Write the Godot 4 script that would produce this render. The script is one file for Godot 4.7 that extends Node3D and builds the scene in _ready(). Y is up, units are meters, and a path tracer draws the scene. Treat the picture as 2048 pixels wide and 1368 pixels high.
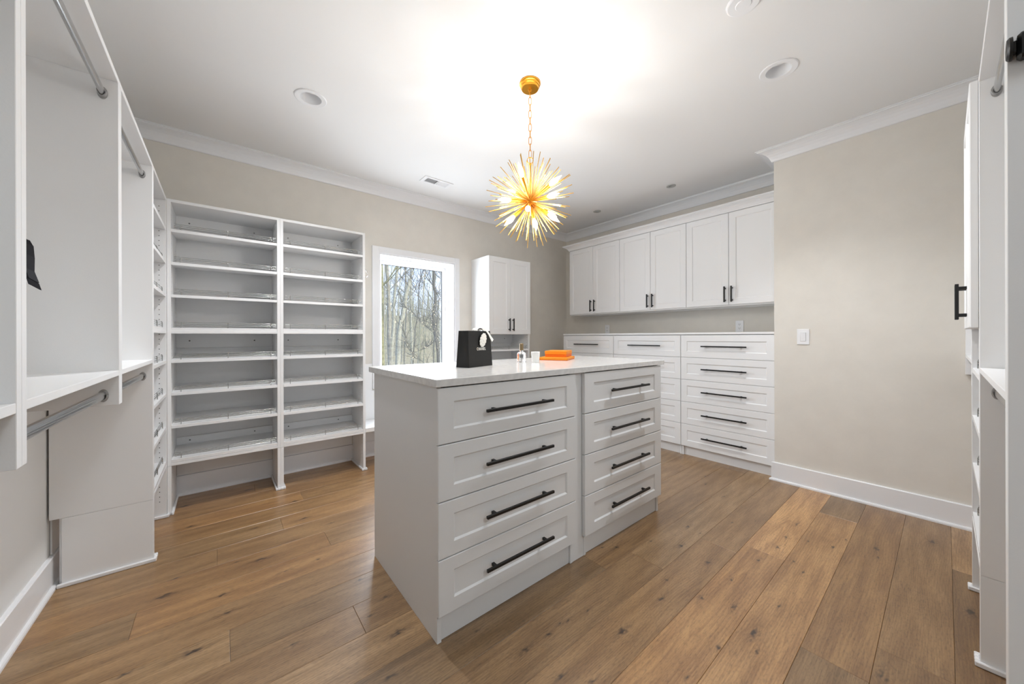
extends Node3D
# Walk-in closet. World: x to the right along the window wall, y up, -z towards the window wall. Metres.
# Points are often written (x, y, d) with d = -z, the distance into the room from the camera.

var M := {}
var rng := RandomNumberGenerator.new()


class MB:   # collects triangles with outward normals
	var v := PackedVector3Array()
	var n := PackedVector3Array()
	var uv := PackedVector2Array()

	func tri3(a: Vector3, b: Vector3, c: Vector3, na: Vector3, nb: Vector3, nc: Vector3, ua := Vector2.ZERO, ub := Vector2.ZERO, uc := Vector2.ZERO) -> void:
		if (b - a).cross(c - a).dot(na + nb + nc) > 0.0:
			v.append_array([a, c, b]); n.append_array([na, nc, nb]); uv.append_array([ua, uc, ub])
		else:
			v.append_array([a, b, c]); n.append_array([na, nb, nc]); uv.append_array([ua, ub, uc])

	func tri(a: Vector3, b: Vector3, c: Vector3, nn: Vector3) -> void:
		tri3(a, b, c, nn, nn, nn)

	func quad(a: Vector3, b: Vector3, c: Vector3, d: Vector3, nn: Vector3) -> void:
		tri(a, b, c, nn); tri(a, c, d, nn)

	func quad_out(a: Vector3, b: Vector3, c: Vector3, d: Vector3, from: Vector3) -> void:   # flat, facing away from a point inside
		var nn := (b - a).cross(d - a).normalized()
		if nn.dot((a + b + c + d) / 4.0 - from) < 0.0: nn = -nn
		quad(a, b, c, d, nn)

	func quad4(p: Array, q: Array) -> void:   # smooth quad: points and normals
		tri3(p[0], p[1], p[2], q[0], q[1], q[2]); tri3(p[0], p[2], p[3], q[0], q[2], q[3])

	func pt(c: Vector3, h: Vector3, s: Vector3, a: int, k: float) -> Vector3:
		var p := c + h * s
		for i in 3:
			if i != a: p[i] -= s[i] * k
		return p

	func box(x0: float, x1: float, y0: float, y1: float, z0: float, z1: float, k := 0.001) -> void:
		var c := Vector3(x0 + x1, y0 + y1, z0 + z1) / 2.0
		var h := Vector3(absf(x1 - x0), absf(y1 - y0), absf(z1 - z0)) / 2.0
		k = minf(k, minf(h.x, minf(h.y, h.z)) * 0.6)
		for a in 3:
			var b := (a + 1) % 3
			var e := (a + 2) % 3
			for sa: float in [-1.0, 1.0]:
				var nn := Vector3.ZERO
				nn[a] = sa
				var q := []
				for w: Array in [[-1.0, -1.0], [1.0, -1.0], [1.0, 1.0], [-1.0, 1.0]]:
					var s := Vector3.ZERO
					s[a] = sa; s[b] = w[0]; s[e] = w[1]
					q.append(pt(c, h, s, a, k))
				quad(q[0], q[1], q[2], q[3], nn)
				if k <= 0.0: continue
				for sb: float in [-1.0, 1.0]:   # the edge between faces a and b, along e
					var s0 := Vector3.ZERO
					s0[a] = sa; s0[b] = sb; s0[e] = -1.0
					var s1 := s0
					s1[e] = 1.0
					var ne := Vector3.ZERO
					ne[a] = sa; ne[b] = sb
					quad(pt(c, h, s0, a, k), pt(c, h, s1, a, k), pt(c, h, s1, b, k), pt(c, h, s0, b, k), ne.normalized())
		if k > 0.0:
			for sx: float in [-1.0, 1.0]:
				for sy: float in [-1.0, 1.0]:
					for sz: float in [-1.0, 1.0]:
						var s := Vector3(sx, sy, sz)
						tri(pt(c, h, s, 0, k), pt(c, h, s, 1, k), pt(c, h, s, 2, k), s.normalized())

	func hexa(p: Array) -> void:   # 8 corners: bottom four round, top four round
		var mid := Vector3.ZERO
		for q: Vector3 in p: mid += q / 8.0
		for f: Array in [[0, 1, 2, 3], [4, 5, 6, 7], [0, 1, 5, 4], [1, 2, 6, 5], [2, 3, 7, 6], [3, 0, 4, 7]]:
			quad_out(p[f[0]], p[f[1]], p[f[2]], p[f[3]], mid)

	func lathe(prof: Array, at: Vector3, seg := 20, ax := Vector3.UP, ribs := 0, rib := 0.0) -> void:   # prof: Vector2(radius, along)
		var u := ax.cross(Vector3(0.31, 0.17, 0.93)).normalized()
		var w := u.cross(ax).normalized()
		for i in prof.size() - 1:
			var p: Vector2 = prof[i]
			var q: Vector2 = prof[i + 1]
			var t := (q - p).normalized()
			var nr := t.y
			var na := -t.x
			for k in seg:
				var P := []
				var N := []
				for c: Array in [[k, p], [k + 1, p], [k + 1, q], [k, q]]:
					var an: float = TAU * c[0] / seg
					var dir := u * cos(an) + w * sin(an)
					var f := 1.0 + (rib * cos(an * ribs) if ribs else 0.0)
					P.append(at + dir * c[1].x * f + ax * c[1].y)
					N.append((dir * nr + ax * na).normalized())
				quad4(P, N)

	func tube(path: Array, r0: float, r1 := -1.0, sides := 6, caps := true, flat := 1.0) -> void:
		if r1 < 0.0: r1 = r0
		var rings := []
		var norms := []
		for i in path.size():
			var t: Vector3 = (path[mini(i + 1, path.size() - 1)] - path[maxi(i - 1, 0)]).normalized()
			var u := t.cross(Vector3.UP if absf(t.y) < 0.95 else Vector3.RIGHT).normalized()
			var w := u.cross(t).normalized()
			var r := lerpf(r0, r1, float(i) / (path.size() - 1))
			var ring := []
			var nr := []
			for k in sides:
				var an := TAU * k / sides
				ring.append(path[i] + u * cos(an) * r * flat + w * sin(an) * r)
				nr.append((u * cos(an) / flat + w * sin(an)).normalized())
			rings.append(ring); norms.append(nr)
		for i in path.size() - 1:
			for k in sides:
				var j := (k + 1) % sides
				quad4([rings[i][k], rings[i][j], rings[i + 1][j], rings[i + 1][k]], [norms[i][k], norms[i][j], norms[i + 1][j], norms[i + 1][k]])
		if caps:
			for e: int in [0, path.size() - 1]:
				var nn: Vector3 = (path[0] - path[1]).normalized() if e == 0 else (path[e] - path[e - 1]).normalized()
				for k in sides:
					tri(path[e], rings[e][k], rings[e][(k + 1) % sides], nn)

	func ball(c: Vector3, r: Vector3, basis := Basis.IDENTITY, rows := 6, seg := 10) -> void:
		for i in rows:
			for k in seg:
				var P := []
				var N := []
				for q: Array in [[i, k], [i, k + 1], [i + 1, k + 1], [i + 1, k]]:
					var th: float = PI * q[0] / rows
					var ph: float = TAU * q[1] / seg
					var d := Vector3(sin(th) * cos(ph), cos(th), sin(th) * sin(ph))
					P.append(c + basis * (d * r))
					N.append((basis * (d / r)).normalized())
				quad4(P, N)

	func sweep(prof: Array, at: Vector3, U: Vector3, V: Vector3, W: Vector3, length: float, cut0 := 0.0, cut1 := 0.0) -> void:
		# a closed outline (u, v) swept along W; its ends are mitred by u times cut
		var c := Vector2.ZERO
		var poly := PackedVector2Array()
		for p: Vector2 in prof:
			c += p / prof.size(); poly.append(p)
		var ccw := Geometry2D.is_polygon_clockwise(poly)
		var f := func(p: Vector2, e: int) -> Vector3:
			return at + U * p.x + V * p.y + W * (p.x * cut0 if e == 0 else length + p.x * cut1)
		for i in prof.size():
			var p: Vector2 = prof[i]
			var q: Vector2 = prof[(i + 1) % prof.size()]
			var t := (q - p).normalized()
			var out := Vector2(-t.y, t.x) if ccw else Vector2(t.y, -t.x)
			if (q - p).length() < 1e-6: continue
			quad(f.call(p, 0), f.call(q, 0), f.call(q, 1), f.call(p, 1), (U * out.x + V * out.y).normalized())
		var ix := Geometry2D.triangulate_polygon(poly)
		for e in 2:
			for i in range(0, ix.size(), 3):
				tri(f.call(prof[ix[i]], e), f.call(prof[ix[i + 1]], e), f.call(prof[ix[i + 2]], e), -W if e == 0 else W)

	func shaker(x0: float, x1: float, y0: float, y1: float, z0: float, z1: float, fx := 0.062, fy := 0.062, deep := 0.006, bev := 0.007) -> void:
		# a one-piece shaker front that faces +z: softened outer edge, flat frame, sloping inner edge, sunk panel
		var k := 0.0025
		var R := func(i: float, j: float, z: float) -> Array:
			return [Vector3(x0 + i, y0 + j, z), Vector3(x1 - i, y0 + j, z), Vector3(x1 - i, y1 - j, z), Vector3(x0 + i, y1 - j, z)]
		var mid := Vector3((x0 + x1) / 2, (y0 + y1) / 2, z0)
		var L := [R.call(0.0, 0.0, z0), R.call(0.0, 0.0, z1 - k), R.call(k, k, z1), R.call(fx, fy, z1), R.call(fx + bev, fy + bev, z1 - deep)]
		for s in 4:
			for i in 4:
				var j := (i + 1) % 4
				var a: Vector3 = L[s][i]
				var b: Vector3 = L[s][j]
				var c: Vector3 = L[s + 1][j]
				var d: Vector3 = L[s + 1][i]
				var nn := (b - a).cross(d - a).normalized()
				if s == 3:
					nn = nn if nn.z > 0.0 else -nn
				elif s == 2:
					nn = Vector3.BACK
				elif nn.dot((a + c) / 2.0 - mid) < 0.0:
					nn = -nn
				quad(a, b, c, d, nn)
		quad(L[4][0], L[4][1], L[4][2], L[4][3], Vector3.BACK)
		quad(L[0][0], L[0][1], L[0][2], L[0][3], Vector3.FORWARD)

	func mesh() -> ArrayMesh:
		var a := []
		a.resize(Mesh.ARRAY_MAX)
		a[Mesh.ARRAY_VERTEX] = v; a[Mesh.ARRAY_NORMAL] = n; a[Mesh.ARRAY_TEX_UV] = uv
		var m := ArrayMesh.new()
		m.add_surface_from_arrays(Mesh.PRIMITIVE_TRIANGLES, a)
		return m


# ---------------------------------------------------------------- naming
func P(x: float, y: float, d: float) -> Vector3:
	return Vector3(x, y, -d)

var taken := {}

func numbered(called: String) -> String:
	var k: int = taken.get(called, 0)
	taken[called] = k + 1
	return called if k == 0 else "%s_%03d" % [called, k]

func part(called: String, mb, mat: Material, parent: Node3D, label := "") -> MeshInstance3D:
	var o := MeshInstance3D.new()
	var k := 0
	o.name = called
	while parent.has_node(NodePath(o.name)):
		k += 1
		o.name = "%s_%03d" % [called, k]
	o.mesh = mb.mesh() if mb is MB else mb
	o.material_override = mat
	o.cast_shadow = GeometryInstance3D.SHADOW_CASTING_SETTING_ON
	parent.add_child(o, true)
	if label: o.set_meta("label", label)
	return o

func tag(o: Node3D, label: String, category: String, group := "") -> Node3D:
	o.set_meta("label", label); o.set_meta("category", category)
	if group: o.set_meta("group", group)
	return o

func thing(called: String, label: String, category: String, at := Vector3.ZERO, turn := 0.0, group := "") -> Node3D:
	var o := Node3D.new()
	o.name = numbered(called)
	add_child(o, true)
	o.position = at; o.rotation_degrees.y = turn
	return tag(o, label, category, group)

func single(called: String, mb, mat: Material, label: String, category: String, at := Vector3.ZERO, turn := 0.0, group := "") -> MeshInstance3D:
	var o := part(numbered(called), mb, mat, self)
	o.position = at; o.rotation_degrees.y = turn
	tag(o, label, category, group)
	return o

func struct(called: String, mb, mat: Material, label := "", category := "") -> MeshInstance3D:
	var o := part(called, mb, mat, self)
	o.set_meta("kind", "structure")
	if label: tag(o, label, category)
	return o

func stuff(o: Node3D) -> Node3D:
	o.set_meta("kind", "stuff")
	return o

func mat(c: Color, rough := 0.6, metal := 0.0, spec := 0.5) -> StandardMaterial3D:
	var m := StandardMaterial3D.new()
	m.albedo_color = c; m.roughness = rough; m.metallic = metal; m.metallic_specular = spec
	return m

func noise_tex(freq: float, lo: Color, hi: Color, size := 256, seed_ := 1, normal := false, strength := 4.0) -> NoiseTexture2D:
	var t := NoiseTexture2D.new()
	var f := FastNoiseLite.new()
	f.seed = seed_; f.frequency = freq; f.fractal_octaves = 4
	t.width = size; t.height = size; t.seamless = true; t.noise = f
	if normal:
		t.as_normal_map = true; t.bump_strength = strength
	else:
		var g := Gradient.new()
		g.set_color(0, lo); g.set_color(1, hi)
		t.color_ramp = g
	return t


# ---------------------------------------------------------------- the picture's frame, sky and exposure
func stage() -> void:
	var cam := Camera3D.new()
	cam.name = "camera"
	cam.transform = Transform3D(Basis(Vector3(0.7739102, -0.0027794, 0.6332893), Vector3(0.0021510, 0.9999961, 0.0017602), Vector3(-0.6332917, 0.0, 0.7739132)).orthonormalized(), Vector3(0, 1.2, 0))
	cam.projection = Camera3D.PROJECTION_FRUSTUM
	cam.near = 0.02
	cam.far = 400.0
	cam.size = 1.92884 * 0.02
	cam.frustum_offset = Vector2(0, -0.01517 * 0.02)
	add_child(cam)
	cam.current = true

	var env := Environment.new()
	env.background_mode = Environment.BG_SKY
	var sky := ProceduralSkyMaterial.new()
	sky.sky_top_color = Color(0.60, 0.73, 0.94)
	sky.sky_horizon_color = Color(0.84, 0.89, 0.98)
	sky.sky_curve = 0.16
	sky.ground_bottom_color = Color(0.30, 0.30, 0.28)
	sky.ground_horizon_color = Color(0.62, 0.64, 0.64)
	sky.sky_energy_multiplier = 1.2
	env.sky = Sky.new()
	env.sky.sky_material = sky
	env.tonemap_mode = Environment.TONE_MAPPER_LINEAR
	env.tonemap_exposure = 1.44
	env.sdfgi_enabled = true
	env.ssao_enabled = true
	env.ssil_enabled = true
	var we := WorldEnvironment.new()
	we.name = "environment"
	we.environment = env
	add_child(we)

	var sun := DirectionalLight3D.new()   # low winter sun behind the house, on the woods
	sun.name = "sun"
	sun.light_color = Color(1.0, 0.96, 0.88)
	sun.light_energy = 1.5
	sun.light_angular_distance = 2.0
	sun.shadow_enabled = true
	sun.rotation_degrees = Vector3(-32, 25, 0)
	add_child(sun)
	daylight()

func daylight() -> void:
	# area light at the pane that stands for the incoming daylight
	var day := AreaLight3D.new()
	day.name = "window_daylight"
	day.area_size = Vector2(0.72, 1.15)
	day.area_normalize_energy = true
	day.light_color = Color(0.93, 0.965, 1.0)
	day.light_energy = DAY
	day.area_range = 12.0
	day.shadow_enabled = true
	day.position = P(1.691, 1.403, 3.84)
	day.rotation_degrees = Vector3(0, 180, 0)
	add_child(day)

const CAN_FILL := 1.7  # added fill sent down from the recessed fittings, which are off
const DAY := 2
const HALL_FILL := 2.15   # added fill light from the hall panel behind the camera
const BULB := 0.066   # what each chandelier bulb gives


func materials() -> void:
	M.white = mat(Color(0.945, 0.945, 0.945), 0.42)
	M.white.normal_enabled = true
	M.white.normal_texture = noise_tex(0.09, Color.BLACK, Color.WHITE, 256, 5, true, 1.2)
	M.white.normal_scale = 0.12
	M.white.uv1_triplanar = true
	M.white.uv1_scale = Vector3(9, 9, 9)
	M.island = mat(Color(0.885, 0.887, 0.887), 0.42)
	M.trim = mat(Color(0.945, 0.945, 0.95), 0.35)
	M.ceiling = mat(Color(0.945, 0.943, 0.94), 0.9, 0.0, 0.3)
	M.beige = mat(Color(0.905, 0.885, 0.85), 0.85, 0.0, 0.3)
	M.beige.albedo_texture = noise_tex(0.02, Color(0.975, 0.975, 0.975), Color(1, 1, 1), 256, 9)
	M.beige.uv1_triplanar = true
	M.beige.uv1_world_triplanar = true
	M.beige.uv1_scale = Vector3(0.8, 0.8, 0.8)
	M.grey_wall = mat(Color(0.91, 0.91, 0.905), 0.85, 0.0, 0.3)
	M.black = mat(Color(0.035, 0.034, 0.033), 0.45)
	M.chrome = mat(Color(0.74, 0.74, 0.74), 0.18, 1.0)
	M.wire = mat(Color(0.72, 0.72, 0.71), 0.22, 1.0)
	M.bracket = mat(Color(0.66, 0.655, 0.65), 0.32, 0.5)
	M.screw = mat(Color(0.45, 0.45, 0.45), 0.5)
	M.dark = mat(Color(0.05, 0.05, 0.05), 0.9)
	M.hole = mat(Color(0.16, 0.155, 0.15), 0.9)
	M.gold = mat(Color(0.90, 0.64, 0.22), 0.32, 1.0)
	M.gold_needle = mat(Color(0.82, 0.65, 0.34), 0.38, 1.0)
	M.quartz = mat(Color(0.90, 0.897, 0.89), 0.16)
	M.quartz.albedo_texture = noise_tex(0.035, Color(0.93, 0.93, 0.93), Color(1, 1, 1), 256, 12)
	M.quartz.uv1_triplanar = true
	M.quartz.uv1_scale = Vector3(3, 3, 3)
	M.orange = mat(Color(0.91, 0.545, 0.03), 0.5)
	M.orange_deep = mat(Color(0.87, 0.42, 0.02), 0.5)
	M.bag = mat(Color(0.055, 0.053, 0.05), 0.55)
	M.paper = mat(Color(0.93, 0.92, 0.89), 0.7)
	M.navy = mat(Color(0.035, 0.04, 0.09), 0.8)
	M.subfloor = mat(Color(0.10, 0.07, 0.05), 0.9)
	M.glass = StandardMaterial3D.new()
	M.glass.transparency = BaseMaterial3D.TRANSPARENCY_ALPHA
	M.glass.albedo_color = Color(1, 1, 1, 0.04)
	M.glass.roughness = 0.02
	M.solid_glass = StandardMaterial3D.new()
	M.solid_glass.albedo_color = Color(1, 1, 1, 0.02)
	M.solid_glass.roughness = 0.02
	M.solid_glass.refraction_enabled = true
	M.solid_glass.refraction_scale = 0.05
	M.fill_panel = mat(Color(0.95, 0.95, 0.95), 0.4)  # glowing face of the added fill light in the hall
	M.fill_panel.emission_enabled = true
	M.fill_panel.emission = Color(0.97, 0.985, 1.0)
	M.fill_panel.emission_energy_multiplier = 1.5
	M.bulb = mat(Color(1, 0.96, 0.88), 0.3)
	M.bulb.emission_enabled = true
	M.bulb.emission = Color(1.0, 0.95, 0.86)
	M.bulb.emission_energy_multiplier = 4.0


# ---------------------------------------------------------------- floor
const ROW := 0.1885
const ROW0 := -0.02
const KNOTS := [2.54, 0.873, 1, 2.27, 1.027, 2, 2.25, 0.949, 1, 2.03, 0.961, 2, 1.94, 1.095, 1, 1.67, 1.238, 1, 1.73, 1.187, 2, 1.99, 0.801, 2, 1.69, 0.870, 1, 1.55, 0.823, 2, 1.70, 0.712, 2, 1.75, 0.595, 2, 1.94, 0.670, 1, 2.22, 0.636, 1,
	1.26, 0.835, 3, 1.24, 0.992, 1, 1.13, 1.013, 1, 1.09, 1.023, 1, 1.02, 1.016, 1, 0.90, 1.021, 2, 0.92, 0.860, 2, 0.99, 0.777, 2, 1.48, 0.556, 1, 1.26, 0.577, 1, 1.66, 0.492, 3, 1.57, 0.455, 1, 2.83, 0.601, 2, 2.60, 0.602, 2, 2.44, 0.605, 2,
	2.68, 0.407, 1, 2.84, 0.370, 1, 2.65, 0.510, 1, 2.35, 0.515, 1, 1.91, 0.470, 1, 2.85, 0.249, 2, 1.80, 0.143, 3, 3.19, 0.050, 3, 2.51, -0.068, 3]
const KNOTS2 := [-0.16, 3.036, 3, 0.16, 2.752, 2, 0.16, 2.347, 3, 0.06, 2.399, 1, 0.54, 2.515, 2, 0.42, 2.693, 3, 0.41, 3.018, 2, 0.0, 2.135, 2, 0.02, 1.985, 2, -0.18, 2.431, 1, -0.21, 2.300, 3, 0.25, 2.148, 2, 0.11, 2.165, 1, 0.40, 2.149, 1,
	0.21, 1.614, 2, 0.58, 1.637, 2, 0.49, 1.571, 1, 0.55, 1.410, 3, 0.46, 1.243, 2, -0.09, 1.823, 3, -0.27, 1.854, 2, 2.9, 1.05, 2, 2.7, 1.5, 2, 3.2, 1.3, 1]
const JOINT := {0: 1.95, 1: 1.728, 2: 3.145, 3: 2.325, 4: 0.35, 5: 1.755, 6: 1.53, 7: -0.42, 8: 0.45, 9: 0.022, 10: 0.9, 11: -0.29, 12: 0.485, 13: -0.022, 14: 0.297, 15: 1.2, 16: 0.467, 17: 1.4, 18: 0.2, 19: 1.0, -1: 2.9, -2: 1.2, -3: 2.2}
const TONE := {"0a": 0.86, "0b": 0.93, "1a": 0.88, "1b": 0.92, "2a": 1.08, "2b": 0.90, "3a": 1.05, "3b": 1.22, "4b": 0.96, "5a": 0.94, "5b": 1.02, "6a": 0.84, "6b": 0.92, "-1a": 0.80}


func plank_texture(x0: float, d0: float, seed_: int, tone: float, knots: Array) -> ImageTexture:
	var w := 896
	var h := 80
	var span := 2.3
	var f := FastNoiseLite.new()
	f.noise_type = FastNoiseLite.TYPE_SIMPLEX_SMOOTH
	f.fractal_type = FastNoiseLite.FRACTAL_NONE
	f.seed = seed_; f.frequency = 1.0
	var r := RandomNumberGenerator.new()
	r.seed = seed_ * 77 + 5
	var v0 := r.randf_range(-0.05, 0.22)
	var z0 := r.randf_range(0.004, 0.05)
	var slope := r.randf_range(-0.03, 0.03)
	var freq := r.randf_range(90.0, 150.0)
	var warm := r.randf_range(-0.02, 0.02)
	var light := Vector3(0.685 + warm, 0.540, 0.372 - warm) * tone * 0.955
	var deep := Vector3(0.520 + warm, 0.385, 0.240) * tone * 0.955
	var kx := []
	for k: Array in knots:   # [along, across, size]
		kx.append(k)
	var data := PackedByteArray()
	data.resize(w * h * 3)
	var at := 0
	for j in h:
		var vv := (j + 0.5) / h * ROW
		for i in w:
			var u := (i + 0.5) / w * span
			var bend := f.get_noise_2d(u * 1.3, vv * 5.0)
			var push := 0.0
			var dark := 0.0
			for k: Array in kx:
				var du: float = (u - k[0])
				if absf(du) > 0.20: continue
				var dv: float = vv - k[1]
				var s: float = k[2]
				var q := (du * du * 0.30 + dv * dv) / (s * s)
				if q < 14.0:
					push += 0.020 * exp(-q * 0.30)
				var n1 := f.get_noise_2d(u * 26.0 + k[0] * 50.0, vv * 60.0)
				var n2 := f.get_noise_2d(u * 30.0 + 70.0, vv * 70.0 + k[1] * 90.0)
				var wu := du + n1 * s * 1.1
				var wv := dv + n2 * s * 0.8
				dark += 0.62 * exp(-(wu * wu * 0.40 + wv * wv) / (s * s) * 1.7)
				dark += 0.34 * exp(-(wu * wu / 22.0 + wv * wv * 1.4) / (s * s)) * (0.75 + 0.5 * n2)
			var a := vv - v0 + bend * 0.016
			var b := z0 + slope * u + 0.010 * bend
			var rr := sqrt(a * a + b * b) + push
			var ring := rr * freq
			ring = ring - floorf(ring)
			ring = ring * ring * (1.0 - smoothstep(0.86, 1.0, ring))
			var streak := f.get_noise_2d(u * 9.0 + 40.0, vv * 520.0)
			var pores := f.get_noise_2d(u * 42.0 + 90.0, vv * 900.0)
			var cloud := f.get_noise_2d(u * 2.1 + 300.0, vv * 16.0)
			var t := clampf(0.55 * ring + 0.34 * streak + 0.40 * cloud + 0.20, -0.15, 1.25)
			var c := light.lerp(deep, t)
			c *= 1.0 - 0.22 * maxf(0.0, pores - 0.2)
			c = c.lerp(Vector3(0.155, 0.098, 0.062), minf(dark, 0.92))
			data[at] = clampi(int(c.x * 255.0), 0, 255)
			data[at + 1] = clampi(int(c.y * 255.0), 0, 255)
			data[at + 2] = clampi(int(c.z * 255.0), 0, 255)
			at += 3
	return ImageTexture.create_from_image(Image.create_from_data(w, h, false, Image.FORMAT_RGB8, data))


func floor_() -> void:
	var mb := MB.new()
	mb.box(-0.745, 4.2, -0.12, -0.014, -3.8, 0.54, 0.0)
	var fl := struct("floor", mb, M.subfloor, "wide knotty oak plank floor of the closet", "floor")
	var spare := []
	var all_knots := KNOTS + KNOTS2
	for k in range(-3, 20):
		var da := maxf(ROW0 + ROW * k, -0.437)
		var db := minf(ROW0 + ROW * (k + 1), 3.69)
		if db - da < 0.01: continue
		var xr := 3.57 if da < 0.9 else 4.10
		var cuts := []
		var j: float = JOINT.get(k, 1.0)
		var q := j
		rng.seed = 900 + k
		while q > -0.645 + 0.1:
			cuts.push_front(q); q -= rng.randf_range(1.85, 2.25)
		q = j + rng.randf_range(1.85, 2.25)
		while q < xr - 0.1:
			cuts.append(q); q += rng.randf_range(1.85, 2.25)
		cuts.push_front(-0.645); cuts.append(xr)
		for i in cuts.size() - 1:
			var xa: float = cuts[i]
			var xb: float = cuts[i + 1]
			var key := "%d%s" % [k, "a" if xa < j - 0.01 else "b"]
			rng.seed = 5000 + k * 31 + i
			var tone: float = TONE.get(key, rng.randf_range(0.90, 1.08))
			var seen := not ((xa > 0.65 and xb < 2.3 and da > 1.3 and db < 1.98) or k > 17 or xb < -0.3 and da < 1.6)
			var tex: ImageTexture
			var shift := 0.0
			if not seen and spare.size() > 3:
				tex = spare[rng.randi() % spare.size()]
			else:
				var kn := []
				for s in range(0, all_knots.size(), 3):
					var x: float = all_knots[s]
					var d: float = all_knots[s + 1]
					if x > xa and x < xb and d > da - 0.005 and d < db + 0.005:
						kn.append([x - xa, d - (ROW0 + ROW * k), [0.0, 0.0055, 0.0085, 0.0125][all_knots[s + 2]]])
				if rng.randf() < 0.3: kn.append([rng.randf_range(0.2, 1.9), rng.randf_range(0.03, 0.16), rng.randf_range(0.004, 0.007)])
				tex = plank_texture(xa, da, 11 + k * 7 + i * 3, tone, kn)
				spare.append(tex)
			var m := mat(Color.WHITE, 0.33, 0.0, 0.705)
			m.albedo_texture = tex
			var g := 0.0004
			var e := 0.0016
			var mp := MB.new()
			var lo := [P(xa + g, -0.0012, da + g), P(xb - g, -0.0012, da + g), P(xb - g, -0.0012, db - g), P(xa + g, -0.0012, db - g)]
			var hi := [P(xa + e, 0, da + e), P(xb - e, 0, da + e), P(xb - e, 0, db - e), P(xa + e, 0, db - e)]
			var uvf := func(p: Vector3) -> Vector2: return Vector2((p.x - xa) / 2.3 + shift, (-p.z - (ROW0 + ROW * k)) / ROW)
			mp.tri3(hi[0], hi[1], hi[2], Vector3.UP, Vector3.UP, Vector3.UP, uvf.call(hi[0]), uvf.call(hi[1]), uvf.call(hi[2]))
			mp.tri3(hi[0], hi[2], hi[3], Vector3.UP, Vector3.UP, Vector3.UP, uvf.call(hi[0]), uvf.call(hi[2]), uvf.call(hi[3]))
			var ns := [Vector3(0, 0.8, 0.6), Vector3(0.6, 0.8, 0), Vector3(0, 0.8, -0.6), Vector3(-0.6, 0.8, 0)]
			for s in 4:
				var t := (s + 1) % 4
				mp.tri3(hi[s], hi[t], lo[t], ns[s], ns[s], ns[s], uvf.call(hi[s]), uvf.call(hi[t]), uvf.call(lo[t]))
				mp.tri3(hi[s], lo[t], lo[s], ns[s], ns[s], ns[s], uvf.call(hi[s]), uvf.call(lo[t]), uvf.call(lo[s]))
				var bt: Vector3 = lo[t] - Vector3(0, 0.0125, 0)
				var bs: Vector3 = lo[s] - Vector3(0, 0.0125, 0)
				var side := Vector3(ns[s].x, 0, ns[s].z).normalized()
				mp.tri3(lo[s], lo[t], bt, side, side, side, uvf.call(lo[s]), uvf.call(lo[t]), uvf.call(lo[t]))
				mp.tri3(lo[s], bt, bs, side, side, side, uvf.call(lo[s]), uvf.call(lo[t]), uvf.call(lo[s]))
			part("plank", mp, m, fl)


# ---------------------------------------------------------------- room shell
const CROWN := [Vector2(0, 0), Vector2(0.010, 0), Vector2(0.014, 0.004), Vector2(0.019, 0.018), Vector2(0.029, 0.038), Vector2(0.044, 0.056), Vector2(0.062, 0.069), Vector2(0.082, 0.077), Vector2(0.094, 0.080), Vector2(0.096, 0.086), Vector2(0.106, 0.086), Vector2(0.106, 0.092), Vector2(0, 0.092)]
const BASEB := [Vector2(0, 0), Vector2(0.030, 0), Vector2(0.030, 0.010), Vector2(0.026, 0.017), Vector2(0.017, 0.019), Vector2(0.017, 0.146), Vector2(0.013, 0.150), Vector2(0, 0.150)]


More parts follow.
